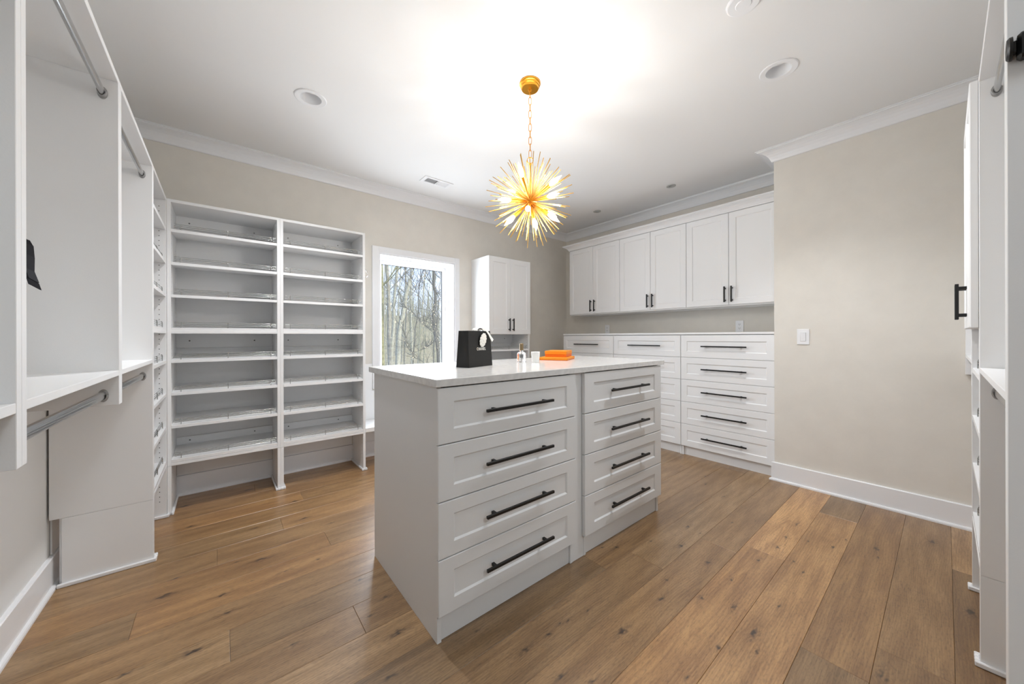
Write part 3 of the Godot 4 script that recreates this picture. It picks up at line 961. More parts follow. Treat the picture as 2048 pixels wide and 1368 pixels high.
func island_things() -> void:
	# shopping bag
	var b := thing("shopping_bag", "black paper shopping bag with a white flower tag and lettering", "bag", P(1.002, TOP, 1.579), 19.2)
	var w := 0.213
	var dep := 0.088
	var h := 0.196
	var t := 0.006   # taper towards the top
	var mb := MB.new()
	# local: front face at z = 0, bag goes back to -dep; gusset sides fold in
	var A := [Vector3(0, 0, 0), Vector3(w, 0, 0), Vector3(w, 0, -dep), Vector3(0, 0, -dep)]
	var T := [Vector3(t, h, -0.012), Vector3(w - t, h, -0.012), Vector3(w - t, h, -dep + 0.012), Vector3(t, h, -dep + 0.012)]
	var s0 := Vector3(t + 0.014, h, -dep / 2)
	var s1 := Vector3(w - t - 0.014, h, -dep / 2)
	var g0 := Vector3(0.0, 0.052, -dep / 2)
	var g1 := Vector3(w, 0.052, -dep / 2)
	var c := Vector3(w / 2, h / 2, -dep / 2)
	mb.quad_out(A[0], A[1], T[1], T[0], c)
	mb.quad_out(A[3], A[2], T[2], T[3], c)
	mb.quad_out(A[0], A[1], A[2], A[3], c)
	for q: Array in [[A[0], g0, s0, T[0]], [A[3], g0, s0, T[3]], [A[1], g1, s1, T[1]], [A[2], g1, s1, T[2]]]:
		var nn: Vector3 = (q[1] - q[0]).cross(q[3] - q[0]).normalized()
		if nn.dot(Vector3(-1 if q[0].x < w / 2 else 1, 0, 0)) < 0: nn = -nn
		mb.quad(q[0], q[1], q[2], q[3], nn)
	mb.tri(A[0], A[3], g0, Vector3.LEFT); mb.tri(A[1], A[2], g1, Vector3.RIGHT)
	# inside faces and rim
	var k := 0.0012
	mb.quad(T[0] + Vector3(0, 0, -k), T[1] + Vector3(0, 0, -k), A[1] + Vector3(0, 0.001, -k), A[0] + Vector3(0, 0.001, -k), Vector3.FORWARD)
	mb.quad(T[3] + Vector3(0, 0, k), T[2] + Vector3(0, 0, k), A[2] + Vector3(0, 0.001, k), A[3] + Vector3(0, 0.001, k), Vector3.BACK)
	mb.quad(T[0], T[1], T[1] + Vector3(0, 0, -k), T[0] + Vector3(0, 0, -k), Vector3.UP)
	mb.quad(T[3], T[2], T[2] + Vector3(0, 0, k), T[3] + Vector3(0, 0, k), Vector3.UP)
	part("bag_body", mb, M.bag, b)
	mb = MB.new()   # rope handle: front and back loops
	for z: float in [-0.014]:
		var path := []
		for i in 13:
			var a := PI * i / 12.0
			path.append(Vector3(w * 0.56 - 0.032 * cos(a), h - 0.020 + 0.034 * sin(a), z - 0.002))
		mb.tube(path, 0.0028, -1, 7)
	part("rope_handle", mb, M.black, b)
	mb = MB.new()   # tissue paper
	mb.ball(Vector3(w * 0.47, h - 0.002, -dep * 0.4), Vector3(0.034, 0.019, 0.020), Basis(Vector3.UP, 0.4), 6, 9)
	mb.ball(Vector3(w * 0.58, h + 0.001, -dep * 0.42), Vector3(0.020, 0.012, 0.014), Basis(Vector3.BACK, 0.5), 6, 9)
	part("tissue_paper", mb, M.paper, b)
	mb = MB.new()   # ribbon: over the rim and down the front to a cut end
	var rp := [Vector3(w * 0.50, h + 0.004, -0.022), Vector3(w * 0.64, h + 0.010, -0.016), Vector3(w * 0.76, h + 0.003, -0.005), Vector3(w * 0.83, h - 0.018, 0.003), Vector3(w * 0.89, h - 0.038, 0.006), Vector3(w * 0.955, h - 0.055, 0.010)]
	var rw := [0.006, 0.006, 0.0065, 0.0075, 0.0095, 0.0125]
	for i in 5:
		var q := []
		for e: Array in [[i, -1], [i + 1, -1], [i + 1, 1], [i, 1]]:
			var tt: Vector3 = (rp[mini(e[0] + 1, 5)] - rp[maxi(e[0] - 1, 0)]).normalized()
			var sd := tt.cross(Vector3(0, 0.25, 1)).normalized()
			q.append(rp[e[0]] + sd * rw[e[0]] * e[1])
		var nn: Vector3 = Vector3(0, 0.05, 0.0008)
		nn = (q[1] - q[0]).cross(q[3] - q[0]).normalized() * 0.0006
		mb.hexa([q[0] - nn, q[1] - nn, q[2] - nn, q[3] - nn, q[0] + nn, q[1] + nn, q[2] + nn, q[3] + nn])
	part("ribbon", mb, M.paper, b, "white satin ribbon")
	mb = MB.new()   # flower of flat overlapping petals on the front
	var fc := Vector3(w * 0.585, h * 0.74, -0.0012)
	var tilt := Basis(Vector3.BACK, -0.46)
	mb.ball(fc, Vector3(0.026, 0.037, 0.004), tilt, 8, 18)
	for i in 12:
		var a := TAU * i / 12.0
		mb.ball(fc + tilt * Vector3(0.0205 * cos(a), 0.0315 * sin(a), 0.001), Vector3(0.0095, 0.0105, 0.0032), tilt, 5, 10)
	for i in 7:
		var a := TAU * i / 7.0 + 0.3
		mb.ball(fc + tilt * Vector3(0.0105 * cos(a), 0.016 * sin(a), 0.0022), Vector3(0.0105, 0.012, 0.003), tilt, 5, 10)
	mb.ball(fc + Vector3(0, 0, 0.0035), Vector3(0.008, 0.010, 0.003), tilt, 5, 10)
	part("flower_tag", mb, M.paper, b, "white fabric flower")
	var tm := TextMesh.new()
	var f := SystemFont.new()
	f.font_names = PackedStringArray(["Droid Sans"])
	f.font_weight = 700
	tm.font = f
	tm.text = "CHANEL"
	tm.font_size = 64
	tm.pixel_size = 0.0212 / 64.0
	tm.depth = 0.0006
	var lt := part("lettering", tm, M.paper, b, "white printed lettering")
	lt.position = Vector3(w * 0.535, h * 0.495, -0.0052)
	lt.rotation.x = -atan2(0.012, h)

	# perfume bottle
	var p := thing("perfume_bottle", "small clear glass perfume bottle with a brass cap", "perfume bottle", P(1.492, TOP, 1.727))
	mb = MB.new()
	mb.lathe([Vector2(0.0001, 0.0), Vector2(0.026, 0.0), Vector2(0.0285, 0.003), Vector2(0.0285, 0.052), Vector2(0.0265, 0.060), Vector2(0.020, 0.0655), Vector2(0.012, 0.068), Vector2(0.011, 0.076), Vector2(0.0001, 0.076)], Vector3.ZERO, 32)
	part("glass_body", mb, M.solid_glass, p)
	mb = MB.new()
	mb.lathe([Vector2(0.0124, 0.0765), Vector2(0.0124, 0.081), Vector2(0.0112, 0.082)], Vector3.ZERO, 24)
	mb.lathe([Vector2(0.0001, 0.0764), Vector2(0.0124, 0.0765)], Vector3.ZERO, 24)
	mb.lathe([Vector2(0.0112, 0.082), Vector2(0.0124, 0.083), Vector2(0.0124, 0.118), Vector2(0.0112, 0.1195), Vector2(0.0001, 0.1195)], Vector3.ZERO, 24)
	part("cap", mb, mat(Color(0.62, 0.54, 0.42), 0.3, 1.0), p, "brass cap")
	mb = MB.new()
	mb.tube([Vector3(0, 0.006, 0), Vector3(0.002, 0.04, 0), Vector3(0, 0.076, 0)], 0.0016, -1, 6)
	part("dip_tube", mb, mat(Color(0.5, 0.5, 0.5), 0.4), p)
	mb = MB.new()
	for i in 6:   # a curved grey label on the front of the glass
		var P4 := []
		var N4 := []
		for e: Array in [[i, 0.030], [i + 1, 0.030], [i + 1, 0.050], [i, 0.050]]:
			var a: float = -0.95 + 0.10 * e[0]
			var dv := Vector3(sin(a), 0, cos(a))
			P4.append(dv * 0.0288 + Vector3(0, e[1], 0)); N4.append(dv)
		mb.quad4(P4, N4)
	part("label_sticker", mb, mat(Color(0.42, 0.42, 0.42), 0.6), p)

	# candle
	p = thing("candle", "white ribbed glass candle beside the perfume bottle", "candle", P(1.536, TOP, 1.642))
	mb = MB.new()
	mb.lathe([Vector2(0.0001, 0.0), Vector2(0.0205, 0.0), Vector2(0.0225, 0.002), Vector2(0.0278, 0.066), Vector2(0.0268, 0.0675), Vector2(0.0255, 0.066), Vector2(0.0235, 0.048)], Vector3.ZERO, 96, Vector3.UP, 24, 0.018)
	part("glass_cup", mb, mat(Color(0.93, 0.925, 0.91), 0.15), p)
	mb = MB.new()
	mb.lathe([Vector2(0.0232, 0.050), Vector2(0.010, 0.049), Vector2(0.0001, 0.0492)], Vector3.ZERO, 24)
	part("wax", mb, mat(Color(0.94, 0.92, 0.86), 0.6), p)
	mb = MB.new()
	mb.tube([Vector3(0, 0.049, 0), Vector3(0.001, 0.056, 0), Vector3(0.003, 0.059, 0)], 0.0008, -1, 5)
	part("wick", mb, M.dark, p)

	# orange boxes
	var ang := rad_to_deg(atan2(0.123, 0.217))
	p = thing("flat_orange_box", "wide flat orange box under the other orange box", "box", P(1.802, TOP, 1.615), ang)
	mb = MB.new()
	mb.box(0.0, 0.249, 0.0, 0.008, -0.205, 0.0, 0.0012)
	part("box_base", mb, M.orange_deep, p)
	mb = MB.new()
	mb.box(-0.001, 0.250, 0.0045, 0.0188, -0.206, 0.001, 0.0015)
	part("box_lid", mb, M.orange, p)
	p = thing("small_orange_box", "smaller thicker orange box stacked on the flat one", "box", P(1.858, TOP + 0.019, 1.672), ang + 1.0)
	mb = MB.new()
	mb.box(0.0015, 0.2025, 0.0, 0.022, -0.1545, -0.0015, 0.001)
	part("box_base", mb, M.orange_deep, p)
	mb = MB.new()
	mb.box(0.0, 0.204, 0.019, 0.0425, -0.156, 0.0, 0.0015)
	part("box_lid", mb, M.orange, p)


# ---------------------------------------------------------------- chandelier
func chandelier() -> void:
	var top := 2.74
	var cy := 2.0205
	var o := thing("chandelier", "brass sputnik chandelier of thin spikes and ten bright bulbs on a chain", "chandelier", P(1.452, 0, 1.595))
	var mb := MB.new()
	mb.lathe([Vector2(0.0001, 2.739), Vector2(0.063, 2.739), Vector2(0.064, 2.731), Vector2(0.062, 2.727), Vector2(0.058, 2.725), Vector2(0.0575, 2.715), Vector2(0.053, 2.712), Vector2(0.0515, 2.702), Vector2(0.049, 2.700), Vector2(0.012, 2.699), Vector2(0.011, 2.694), Vector2(0.008, 2.690), Vector2(0.007, 2.682), Vector2(0.0001, 2.681)].map(func(q: Vector2) -> Vector2: return q), Vector3.ZERO, 36)
	part("canopy", mb, M.gold, o)
	# chain of long links between the canopy and the ring
	var y := 2.690
	var n := 10
	var pitch := (2.690 - 2.288) / n
	var link := MB.new()
	var path := []
	var hl := pitch / 2 + 0.0035
	for i in 17:
		var a := TAU * i / 16.0
		path.append(Vector3(0.0086 * cos(a), (hl - 0.0086) * signf(sin(a)) * (1.0 if absf(sin(a)) > 0.01 else 0.0) + 0.0086 * sin(a), 0))
	link.tube(path, 0.0017, -1, 7, false)
	var lm := link.mesh()
	for i in n:
		var l := part("chain_link", lm, M.gold, o)
		l.position = Vector3(0, y - pitch * (i + 0.5), 0)
		l.rotation.y = 0.68 + (PI / 2 if i % 2 else 0.0)
	mb = MB.new()
	path = []
	for i in 25:
		var a := TAU * i / 24.0
		path.append(Vector3(0.0185 * cos(a), 2.2695 + 0.0185 * sin(a), 0))
	mb.tube(path, 0.0022, -1, 7, false)
	var rg := part("ring", mb, M.gold, o)
	rg.rotation.y = -0.686
	mb = MB.new()
	mb.lathe([Vector2(0.0001, 2.252), Vector2(0.007, 2.252), Vector2(0.0085, 2.248), Vector2(0.0085, 2.242), Vector2(0.006, 2.240), Vector2(0.0055, cy)], Vector3.ZERO, 16)
	part("stem", mb, M.gold, o)
	mb = MB.new()
	mb.ball(Vector3(0, cy, 0), Vector3(0.034, 0.034, 0.034), Basis.IDENTITY, 12, 20)
	part("hub", mb, M.gold, o)

	# bulbs, given as (right, up, towards the viewer) as the photo shows them
	var right := Vector3(0.7739, 0, 0.6333)
	var near := Vector3(-0.6333, -0.30, 0.7739).normalized()
	var up := Vector3.UP
	var dirs := []
	for q: Array in [[-0.055, 0.172, 0.04], [0.157, 0.129, 0.05], [-0.135, 0.080, -0.13], [-0.161, 0.002, 0.11], [0.125, 0.026, 0.15], [-0.026, -0.064, 0.19], [-0.144, -0.135, 0.05], [0.146, -0.073, -0.12], [0.1535, -0.116, 0.06], [0.028, -0.165, 0.10]]:
		dirs.append((right * q[0] + up * q[1] + near * q[2]).normalized())
	var sock := MB.new()
	sock.lathe([Vector2(0.0075, 0.03), Vector2(0.0075, 0.085), Vector2(0.0105, 0.088), Vector2(0.0105, 0.142), Vector2(0.0085, 0.144), Vector2(0.0001, 0.144)], Vector3.ZERO, 14)
	var sm := sock.mesh()
	var bl := MB.new()
	bl.lathe([Vector2(0.0001, 0.145), Vector2(0.0075, 0.145), Vector2(0.0095, 0.152), Vector2(0.0145, 0.168), Vector2(0.0155, 0.178), Vector2(0.0145, 0.190), Vector2(0.010, 0.206), Vector2(0.005, 0.219), Vector2(0.0022, 0.230), Vector2(0.0001, 0.233)], Vector3.ZERO, 16)
	var bm := bl.mesh()
	for d: Vector3 in dirs:
		var basis := Basis(Quaternion(Vector3.UP, d))
		var s := part("socket", sm, M.gold, o)
		s.transform = Transform3D(basis, Vector3(0, cy, 0))
		var bu := part("bulb", bm, M.bulb, o, "lit candle bulb")
		bu.transform = Transform3D(basis, Vector3(0, cy, 0))
		var l := OmniLight3D.new()
		l.name = "bulb_light"
		l.light_color = Color(0.99, 0.99, 0.985)
		l.light_energy = BULB
		l.light_size = 0.012
		l.omni_range = 12.0
		l.omni_attenuation = 2.0
		l.shadow_enabled = true
		l.position = Vector3(0, cy, 0) + d * 0.180
		o.add_child(l, true)
	# spikes: a few lengths of one slim needle, spread evenly and shaken
	var needle := []
	for k in 4:
		var ln: float = [0.275, 0.262, 0.245, 0.215][k]
		var nb := MB.new()
		nb.tube([Vector3(0, 0.03, 0), Vector3(0, ln - 0.004, 0), Vector3(0, ln, 0)], 0.0024, 0.0021, 6)
		needle.append(nb.mesh())
	rng.seed = 4242
	var total := 156
	for i in total:
		var yy := 1.0 - 2.0 * (i + 0.5) / total
		var r := sqrt(1.0 - yy * yy)
		var a := i * 2.399963 + rng.randf_range(-0.12, 0.12)
		var d := Vector3(r * cos(a), yy + rng.randf_range(-0.05, 0.05), r * sin(a)).normalized()
		if d.y > 0.985: continue
		var hit := false
		for b: Vector3 in dirs:
			if b.angle_to(d) < 0.085: hit = true
		if hit: continue
		var s := part("spike", needle[rng.randi() % 4], M.gold_needle, o)
		s.transform = Transform3D(Basis(Quaternion(Vector3.UP, d)), Vector3(0, cy, 0))


# ---------------------------------------------------------------- fittings
func fittings() -> void:
	var mb: MB
	for q: Array in [[0.447, 2.588, "white recessed ceiling light on the left, above the shoe shelves"], [2.502, 0.610, "white recessed ceiling light on the right, near the blank beige wall"]]:
		var o := thing("recessed_light", q[2], "ceiling light", P(q[0], 2.74, q[1]), 0, "large recessed ceiling lights")
		mb = MB.new()
		mb.lathe([Vector2(0.062, -0.0035), Vector2(0.088, -0.0055), Vector2(0.0925, -0.003), Vector2(0.093, -0.0003)], Vector3.ZERO, 48)
		mb.lathe([Vector2(0.0605, 0.001), Vector2(0.062, -0.0035)], Vector3.ZERO, 48)
		part("trim_ring", mb, M.trim, o)
		mb = MB.new()
		for s in 48:   # the inner baffle faces inwards
			var a := TAU * s / 48.0
			var b := TAU * (s + 1) / 48.0
			var da := Vector3(cos(a), 0, sin(a))
			var db := Vector3(cos(b), 0, sin(b))
			mb.quad4([da * 0.0605 + Vector3(0, 0.001, 0), db * 0.0605 + Vector3(0, 0.001, 0), db * 0.048 + Vector3(0, 0.055, 0), da * 0.048 + Vector3(0, 0.055, 0)], [-da, -db, -db, -da])
			mb.tri(Vector3(0, 0.055, 0), da * 0.048 + Vector3(0, 0.055, 0), db * 0.048 + Vector3(0, 0.055, 0), Vector3.DOWN)
		part("baffle", mb, M.trim, o)
		if CAN_FILL > 0.0:
			var l := SpotLight3D.new()  # added fill spot; the fitting itself is unlit
			l.name = "fill_spot"
			l.light_color = Color(0.975, 0.985, 1.0)
			l.light_energy = CAN_FILL
			l.light_size = 0.04
			l.spot_range = 12.0
			l.spot_angle = 58.0
			l.spot_angle_attenuation = 1.0
			l.shadow_enabled = true
			l.position = Vector3(0, -0.01, 0)
			l.rotation_degrees = Vector3(-90, 0, 0)
			o.add_child(l)
	for q: Array in [[3.580, 2.714, "small grey spotlight in the ceiling, farther of the two above the wall cabinets"], [3.567, 1.778, "small grey spotlight in the ceiling, nearer of the two above the wall cabinets"]]:
		var o := thing("small_spotlight", q[2], "ceiling light", P(q[0], 2.74, q[1]), 0, "small ceiling spotlights")
		mb = MB.new()
		mb.lathe([Vector2(0.0185, 0.002), Vector2(0.0195, -0.004), Vector2(0.040, -0.006), Vector2(0.045, -0.004), Vector2(0.046, -0.0003)], Vector3.ZERO, 32)
		part("trim_ring", mb, mat(Color(0.72, 0.72, 0.71), 0.35), o)
		mb = MB.new()
		mb.lathe([Vector2(0.0001, 0.014), Vector2(0.0183, 0.014)], Vector3.ZERO, 24)
		part("lens", mb, M.hole, o)
	# disc at the top edge of the picture
	var sd := thing("smoke_detector", "white round disc on the ceiling at the top picture edge", "smoke detector", P(1.868, 2.74, 0.588))
	mb = MB.new()
	mb.lathe([Vector2(0.0001, -0.010), Vector2(0.062, -0.010), Vector2(0.068, -0.007), Vector2(0.070, -0.0003)], Vector3.ZERO, 40)
	part("cover", mb, M.trim, sd)
	mb = MB.new()
	mb.lathe([Vector2(0.0001, -0.0135), Vector2(0.030, -0.013), Vector2(0.033, -0.010)], Vector3.ZERO, 28)
	part("vent_cap", mb, M.trim, sd)

	# ceiling register
	var v := thing("ceiling_vent", "white louvred air vent in the ceiling near the window wall", "vent", P(1.659, 2.74, 3.204))
	mb = MB.new()
	for s: Array in [[-0.152, -0.118, -0.068, 0.068], [0.118, 0.152, -0.068, 0.068], [-0.118, 0.118, -0.068, -0.044], [-0.118, 0.118, 0.044, 0.068]]:
		mb.box(s[0], s[1], -0.007, -0.0003, s[2], s[3], 0.001)
	mb.box(-0.004, 0.004, -0.0086, -0.0003, -0.044, 0.044, 0.0005)
	part("vent_frame", mb, M.trim, v)
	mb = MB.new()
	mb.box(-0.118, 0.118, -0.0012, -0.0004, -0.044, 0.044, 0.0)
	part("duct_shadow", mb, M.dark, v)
	for i in 20:
		var x := -0.112 + i * 0.0118
		if absf(x) < 0.006: continue
		mb = MB.new()
		var lean := 0.0040 if i < 10 else -0.0030
		mb.hexa([Vector3(x - 0.0012 - lean, -0.0066, -0.044), Vector3(x + 0.0012 - lean, -0.0066, -0.044), Vector3(x + 0.0012 - lean, -0.0066, 0.044), Vector3(x - 0.0012 - lean, -0.0066, 0.044), Vector3(x - 0.0012 + lean, -0.0014, -0.044), Vector3(x + 0.0012 + lean, -0.0014, -0.044), Vector3(x + 0.0012 + lean, -0.0014, 0.044), Vector3(x - 0.0012 + lean, -0.0014, 0.044)])
		part("slat", mb, M.trim, v)

	# outlets above the drawers and the light switch
	for q: Array in [[1.299, 1.332, "white wall outlet right above the nearest drawer unit"], [1.299, 2.939, "white wall outlet above the farthest drawer unit, by the room corner"]]:
		var o := thing("wall_outlet", q[2], "outlet", P(4.0998, q[0], q[1]), -90, "outlets above the drawers")
		mb = MB.new()
		mb.box(-0.036, 0.036, -0.058, 0.058, 0.0003, 0.006, 0.002)
		part("cover_plate", mb, M.trim, o)
		for s: float in [-0.0195, 0.0195]:
			mb = MB.new()
			mb.box(-0.0165, 0.0165, s - 0.014, s + 0.014, 0.006, 0.0078, 0.001)
			var sk := part("socket", mb, M.trim, o)
			mb = MB.new()
			mb.box(-0.0075, -0.0050, s - 0.002, s + 0.0065, 0.0078, 0.0081, 0.0)
			mb.box(0.0050, 0.0075, s - 0.002, s + 0.0065, 0.0078, 0.0081, 0.0)
			mb.lathe([Vector2(0.0026, 0.0), Vector2(0.0026, 0.0003), Vector2(0.0001, 0.0003)], Vector3(0, s - 0.0085, 0.0078), 10, Vector3.BACK)
			part("slot", mb, M.dark, sk)
	var sw := thing("light_switch", "white rocker light switch on the blank beige wall", "light switch", P(3.5698, 1.1915, 0.714), -90)
	mb = MB.new()
	mb.box(-0.0385, 0.0385, -0.061, 0.061, 0.0003, 0.0065, 0.002)
	part("cover_plate", mb, M.trim, sw)
	mb = MB.new()
	mb.box(-0.0175, 0.0175, -0.0345, 0.0345, 0.0065, 0.0075, 0.0004)
	part("switch_frame", mb, mat(Color(0.70, 0.69, 0.67), 0.5), sw)
	mb = MB.new()
	mb.hexa([Vector3(-0.0163, -0.033, 0.007), Vector3(0.0163, -0.033, 0.007), Vector3(0.0163, 0.033, 0.007), Vector3(-0.0163, 0.033, 0.007), Vector3(-0.0163, -0.033, 0.0082), Vector3(0.0163, -0.033, 0.0082), Vector3(0.0163, 0.033, 0.0118), Vector3(-0.0163, 0.033, 0.0118)])
	part("rocker", mb, M.trim, sw)


# ---------------------------------------------------------------- woods outside
func bark(c: Color, seed_: int) -> StandardMaterial3D:
	var m := mat(Color.WHITE, 0.95, 0.0, 0.2)
	m.albedo_texture = noise_tex(0.06, c.darkened(0.28), c.lightened(0.22), 128, seed_)
	m.uv1_triplanar = true
	m.uv1_scale = Vector3(3, 1.2, 3)
	return m

func limb(a: Vector3, dir: Vector3, ln: float, bow: float, steps: int) -> Array:
	var p := [a]
	var d := dir.normalized()
	for i in steps:
		d = (d + Vector3(rng.randf_range(-bow, bow), rng.randf_range(-bow, bow) + bow * 0.35, rng.randf_range(-bow, bow))).normalized()
		p.append(p[-1] + d * ln / steps)
	return p

func tree(label: String, trunk: Array, r0: float, r1: float, m: Material, seed_: int, boughs := 7, low := 0.25, reach := 1.6, leaves := 0, group := "") -> Node3D:
	rng.seed = seed_
	var at: Vector3 = trunk[0]
	var o := thing("bare_tree", label, "tree", at, 0, group)
	var path := []
	for i in trunk.size() - 1:   # soften the given points
		for s in 4:
			var t := s / 4.0
			path.append(trunk[i].lerp(trunk[i + 1], t) - at + Vector3(rng.randf_range(-0.025, 0.025), 0, rng.randf_range(-0.025, 0.025)) * (1.0 if i + s > 0 else 0.0))
	path.append(trunk[-1] - at)
	var mb := MB.new()
	mb.tube(path, r0, r1, 9, false)
	part("trunk", mb, m, o)
	var tw := MB.new()
	var spots := []
	for b in boughs:
		var f := rng.randf_range(low, 0.96)
		var i := int(f * (path.size() - 1))
		var an := rng.randf_range(0, TAU)
		var d := Vector3(cos(an), rng.randf_range(0.35, 1.1), sin(an))
		var ln := reach * rng.randf_range(0.6, 1.25) * (1.15 - 0.5 * f)
		var p := limb(path[i], d, ln, 0.16, 6)
		mb = MB.new()
		var rb := lerpf(r0, r1, f) * rng.randf_range(0.2, 0.36)
		mb.tube(p, rb, 0.006, 6, false)
		part("branch", mb, m, o)
		for k in 9:
			var q: Vector3 = p[1 + rng.randi() % 5].lerp(p[2 + rng.randi() % 5], rng.randf())
			var dd := (d * 0.5 + Vector3(rng.randf_range(-1, 1), rng.randf_range(-0.2, 1.0), rng.randf_range(-1, 1))).normalized()
			var tp := limb(q, dd, ln * rng.randf_range(0.25, 0.55), 0.22, 4)
			tw.tube(tp, 0.0065, 0.0022, 4, false)
			spots.append_array(tp)
	if boughs:
		stuff(part("twigs", tw, m, o))
	if leaves and spots.size():
		var lf := MB.new()
		for k in leaves:
			var c: Vector3 = spots[rng.randi() % spots.size()] + Vector3(rng.randf_range(-0.05, 0.05), rng.randf_range(-0.07, 0.0), rng.randf_range(-0.05, 0.05))
			var bs := Basis.from_euler(Vector3(rng.randf_range(-0.7, 0.7), rng.randf_range(0, TAU), rng.randf_range(-0.7, 0.7)))
			var s := rng.randf_range(0.016, 0.030)
			var q := [c + bs * Vector3(0, s, 0), c + bs * Vector3(s * 0.5, 0, s * 0.15), c + bs * Vector3(0, -s, 0), c + bs * Vector3(-s * 0.5, 0, s * 0.15)]
			var nn := bs * Vector3(0, 0, 1)
			lf.tri(q[0], q[1], q[2], nn); lf.tri(q[0], q[2], q[3], nn)
		stuff(part("dry_leaves", lf, M.dry, o, "pale dry leaves"))
	return o

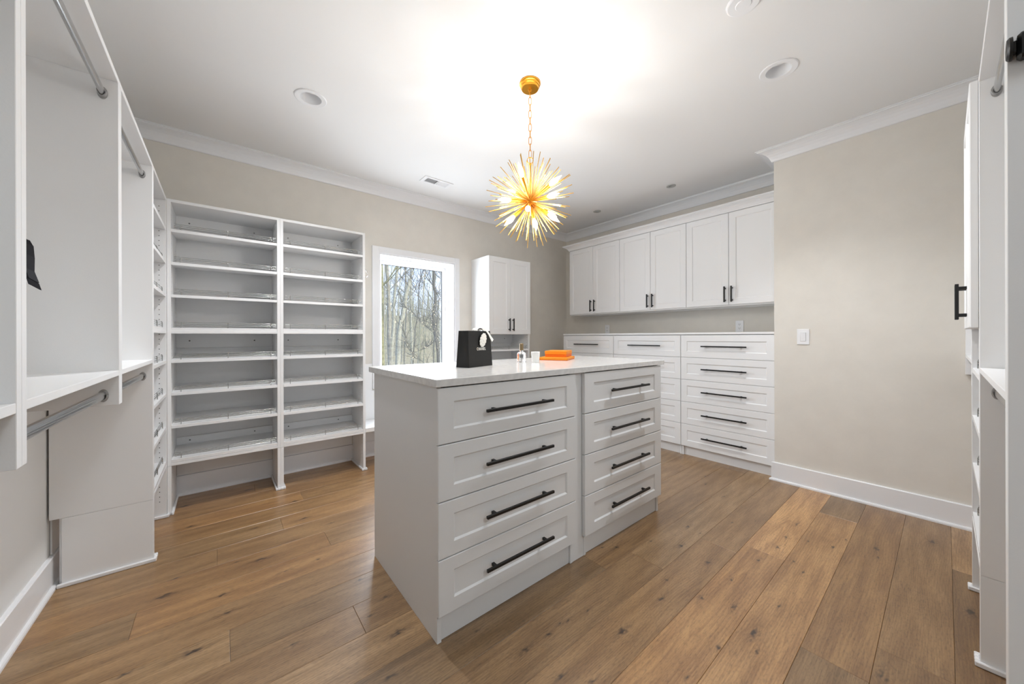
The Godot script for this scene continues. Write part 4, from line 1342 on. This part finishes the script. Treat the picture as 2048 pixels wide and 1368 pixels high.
func outside() -> void:
	M.dry = mat(Color(0.93, 0.88, 0.76), 0.8)
	M.dry.cull_mode = BaseMaterial3D.CULL_DISABLED
	M.dry.backlight_enabled = true
	M.dry.backlight = Color(0.5, 0.45, 0.35)
	var moss := bark(Color(0.50, 0.50, 0.31), 21)
	var grey := bark(Color(0.56, 0.56, 0.50), 22)
	var pale := bark(Color(0.64, 0.65, 0.58), 23)
	var dusk := bark(Color(0.36, 0.37, 0.34), 24)
	var far := bark(Color(0.60, 0.61, 0.51), 25)
	var ground := mat(Color.WHITE, 1.0, 0.0, 0.1)
	ground.albedo_texture = noise_tex(0.03, Color(0.44, 0.42, 0.33), Color(0.72, 0.69, 0.58), 256, 31)
	ground.uv1_triplanar = true
	ground.uv1_scale = Vector3(0.35, 0.35, 0.35)
	# leaf-littered ground that climbs to a wooded slope
	var mb := MB.new()
	var nx := 24
	var nd := 20
	var hill := func(x: float, d: float) -> float:
		var t := clampf((d - 22.0) / 50.0, 0.0, 1.0)
		return -0.9 + 6.6 * t * t * (3.0 - 2.0 * t) + 0.5 * t * sin(x * 0.13) + 0.12 * sin(x * 0.7 + d * 0.4)
	for i in nx:
		for j in nd:
			var P4 := []
			for e: Array in [[i, j], [i + 1, j], [i + 1, j + 1], [i, j + 1]]:
				var x: float = -50.0 + 160.0 * e[0] / nx
				var d: float = 4.3 + 86.0 * pow(float(e[1]) / nd, 1.4)
				P4.append(P(x, hill.call(x, d), d))
			var nn: Vector3 = (P4[1] - P4[0]).cross(P4[3] - P4[0]).normalized()
			if nn.y < 0: nn = -nn
			mb.tri(P4[0], P4[1], P4[2], nn); mb.tri(P4[0], P4[2], P4[3], nn)
	var gr := struct("ground", mb, ground, "leaf-covered woodland ground outside the window", "ground")
	gr.name = "ground"
	# trunks that the photo shows
	tree("mossy straight tree trunk at the left edge of the window", [P(3.17, -0.95, 9.1), P(3.14, 1.9, 9.1), P(3.15, 4.2, 9.1), P(3.05, 7.0, 9.2)], 0.062, 0.045, moss, 301, 6, 0.4, 1.5)
	tree("grey tree with a slight bend, second from the left in the window", [P(3.68, -0.95, 10), P(3.70, 1.69, 10), P(3.61, 3.29, 10), P(3.45, 6.5, 10.2)], 0.060, 0.040, grey, 302, 8, 0.3, 1.6)
	tree("slim pale tree leaning right, third from the left in the window", [P(4.02, -0.95, 11), P(4.17, 1.64, 11), P(4.30, 3.45, 11), P(4.5, 6.8, 11)], 0.055, 0.036, pale, 303, 8, 0.3, 1.6)
	tree("strongly leaning pale tree in the middle of the window", [P(4.62, -0.9, 12), P(4.75, 1.21, 12), P(5.0, 2.7, 12), P(5.30, 3.70, 12), P(6.0, 6.4, 12)], 0.088, 0.055, pale, 304, 7, 0.35, 1.6)
	tree("thin upright tree behind the leaning one", [P(5.08, -0.9, 12.4), P(5.20, 1.8, 12.4), P(5.16, 3.2, 12.4), P(5.1, 5.8, 12.4)], 0.048, 0.026, grey, 305, 8, 0.25, 1.4, 40)
	tree("dark crooked tree with pale leaves at the right edge of the window", [P(5.34, -0.9, 10), P(5.22, 0.74, 10), P(5.03, 1.86, 10), P(5.12, 2.25, 10), P(5.07, 3.25, 10), P(5.0, 6.0, 10)], 0.058, 0.036, dusk, 306, 12, 0.25, 1.3, 130)
	# small leafy beech saplings low in the view
	var sap := ["sapling with pale leaves low in the window, left of centre", "sapling with pale leaves low in the window, near the middle", "sapling with pale leaves low in the window, right of centre", "slender dark sapling crossing the middle of the window"]
	for i in 4:
		var x: float = [3.5, 3.95, 4.35, 4.2][i]
		var d: float = [8.2, 8.0, 8.4, 7.6][i]
		tree(sap[i], [P(x, -0.95, d), P(x + 0.1, 0.8, d), P(x + 0.25, 2.0, d), P(x + 0.3, 2.9, d)], 0.020, 0.008, dusk, 320 + i, 10, 0.3, 1.0, 75 if i < 3 else 20)
	# the wood behind
	rng.seed = 77
	var where := []
	for i in 34:
		var d := rng.randf_range(14.0, 40.0)
		var a := rng.randf_range(-0.35, 1.05)
		where.append([d * tan(a) if i > 20 else d * rng.randf_range(0.30, 0.56), d, rng.randf_range(0.04, 0.085), rng.randi() % 3])
	for i in where.size():
		var q: Array = where[i]
		rng.seed = 500 + i
		var lean := rng.randf_range(-0.8, 0.8)
		var y0: float = hill.call(q[0], q[1]) - 0.1
		var kind: String = ["greenish", "pale", "grey"][q[3]]
		tree("tall %s bare tree in the wood far beyond the window" % kind, [P(q[0], y0, q[1]), P(q[0] + lean * 0.3, y0 + 3.0, q[1]), P(q[0] + lean, y0 + rng.randf_range(7.5, 10.0), q[1])], q[2], q[2] * 0.45, [far, pale, grey][q[3]], 700 + i, 7, 0.2, 2.2, 0, kind + " bare trees of the far wood")
	# brush on the slope: thin stems too many to count
	var mm := MultiMesh.new()
	mm.transform_format = MultiMesh.TRANSFORM_3D
	var st := MB.new()
	st.tube([Vector3.ZERO, Vector3(0.03, 1.4, 0), Vector3(-0.03, 2.8, 0.02), Vector3(0.02, 4.2, 0)], 0.035, 0.008, 4, false)
	for k in 7:
		var yb := 1.0 + 0.42 * k
		st.tube([Vector3(0, yb, 0), Vector3(0.5 * cos(k * 2.4), yb + 0.7, 0.5 * sin(k * 2.4))], 0.014, 0.005, 3, false)
	mm.mesh = st.mesh()
	mm.instance_count = 1500
	rng.seed = 88
	for i in 1500:
		var d := 15.0 + 55.0 * sqrt(rng.randf())
		var x := d * rng.randf_range(-0.25, 1.2)
		var s := rng.randf_range(0.7, 1.5)
		mm.set_instance_transform(i, Transform3D(Basis.from_euler(Vector3(rng.randf_range(-0.15, 0.15), rng.randf_range(0, TAU), rng.randf_range(-0.15, 0.15))).scaled(Vector3(s, s, s)), P(x, hill.call(x, d) - 0.1, d)))
	var brush := MultiMeshInstance3D.new()
	brush.name = "brush"
	brush.multimesh = mm
	brush.material_override = far
	add_child(brush)
	stuff(brush)
	tag(brush, "tangle of thin grey-green stems covering the far slope", "brush")


func _ready() -> void:
	stage()
	materials()
	shell()
	floor_()
	closets()
	dresser()
	island()
	island_things()
	chandelier()
	fittings()
	outside()
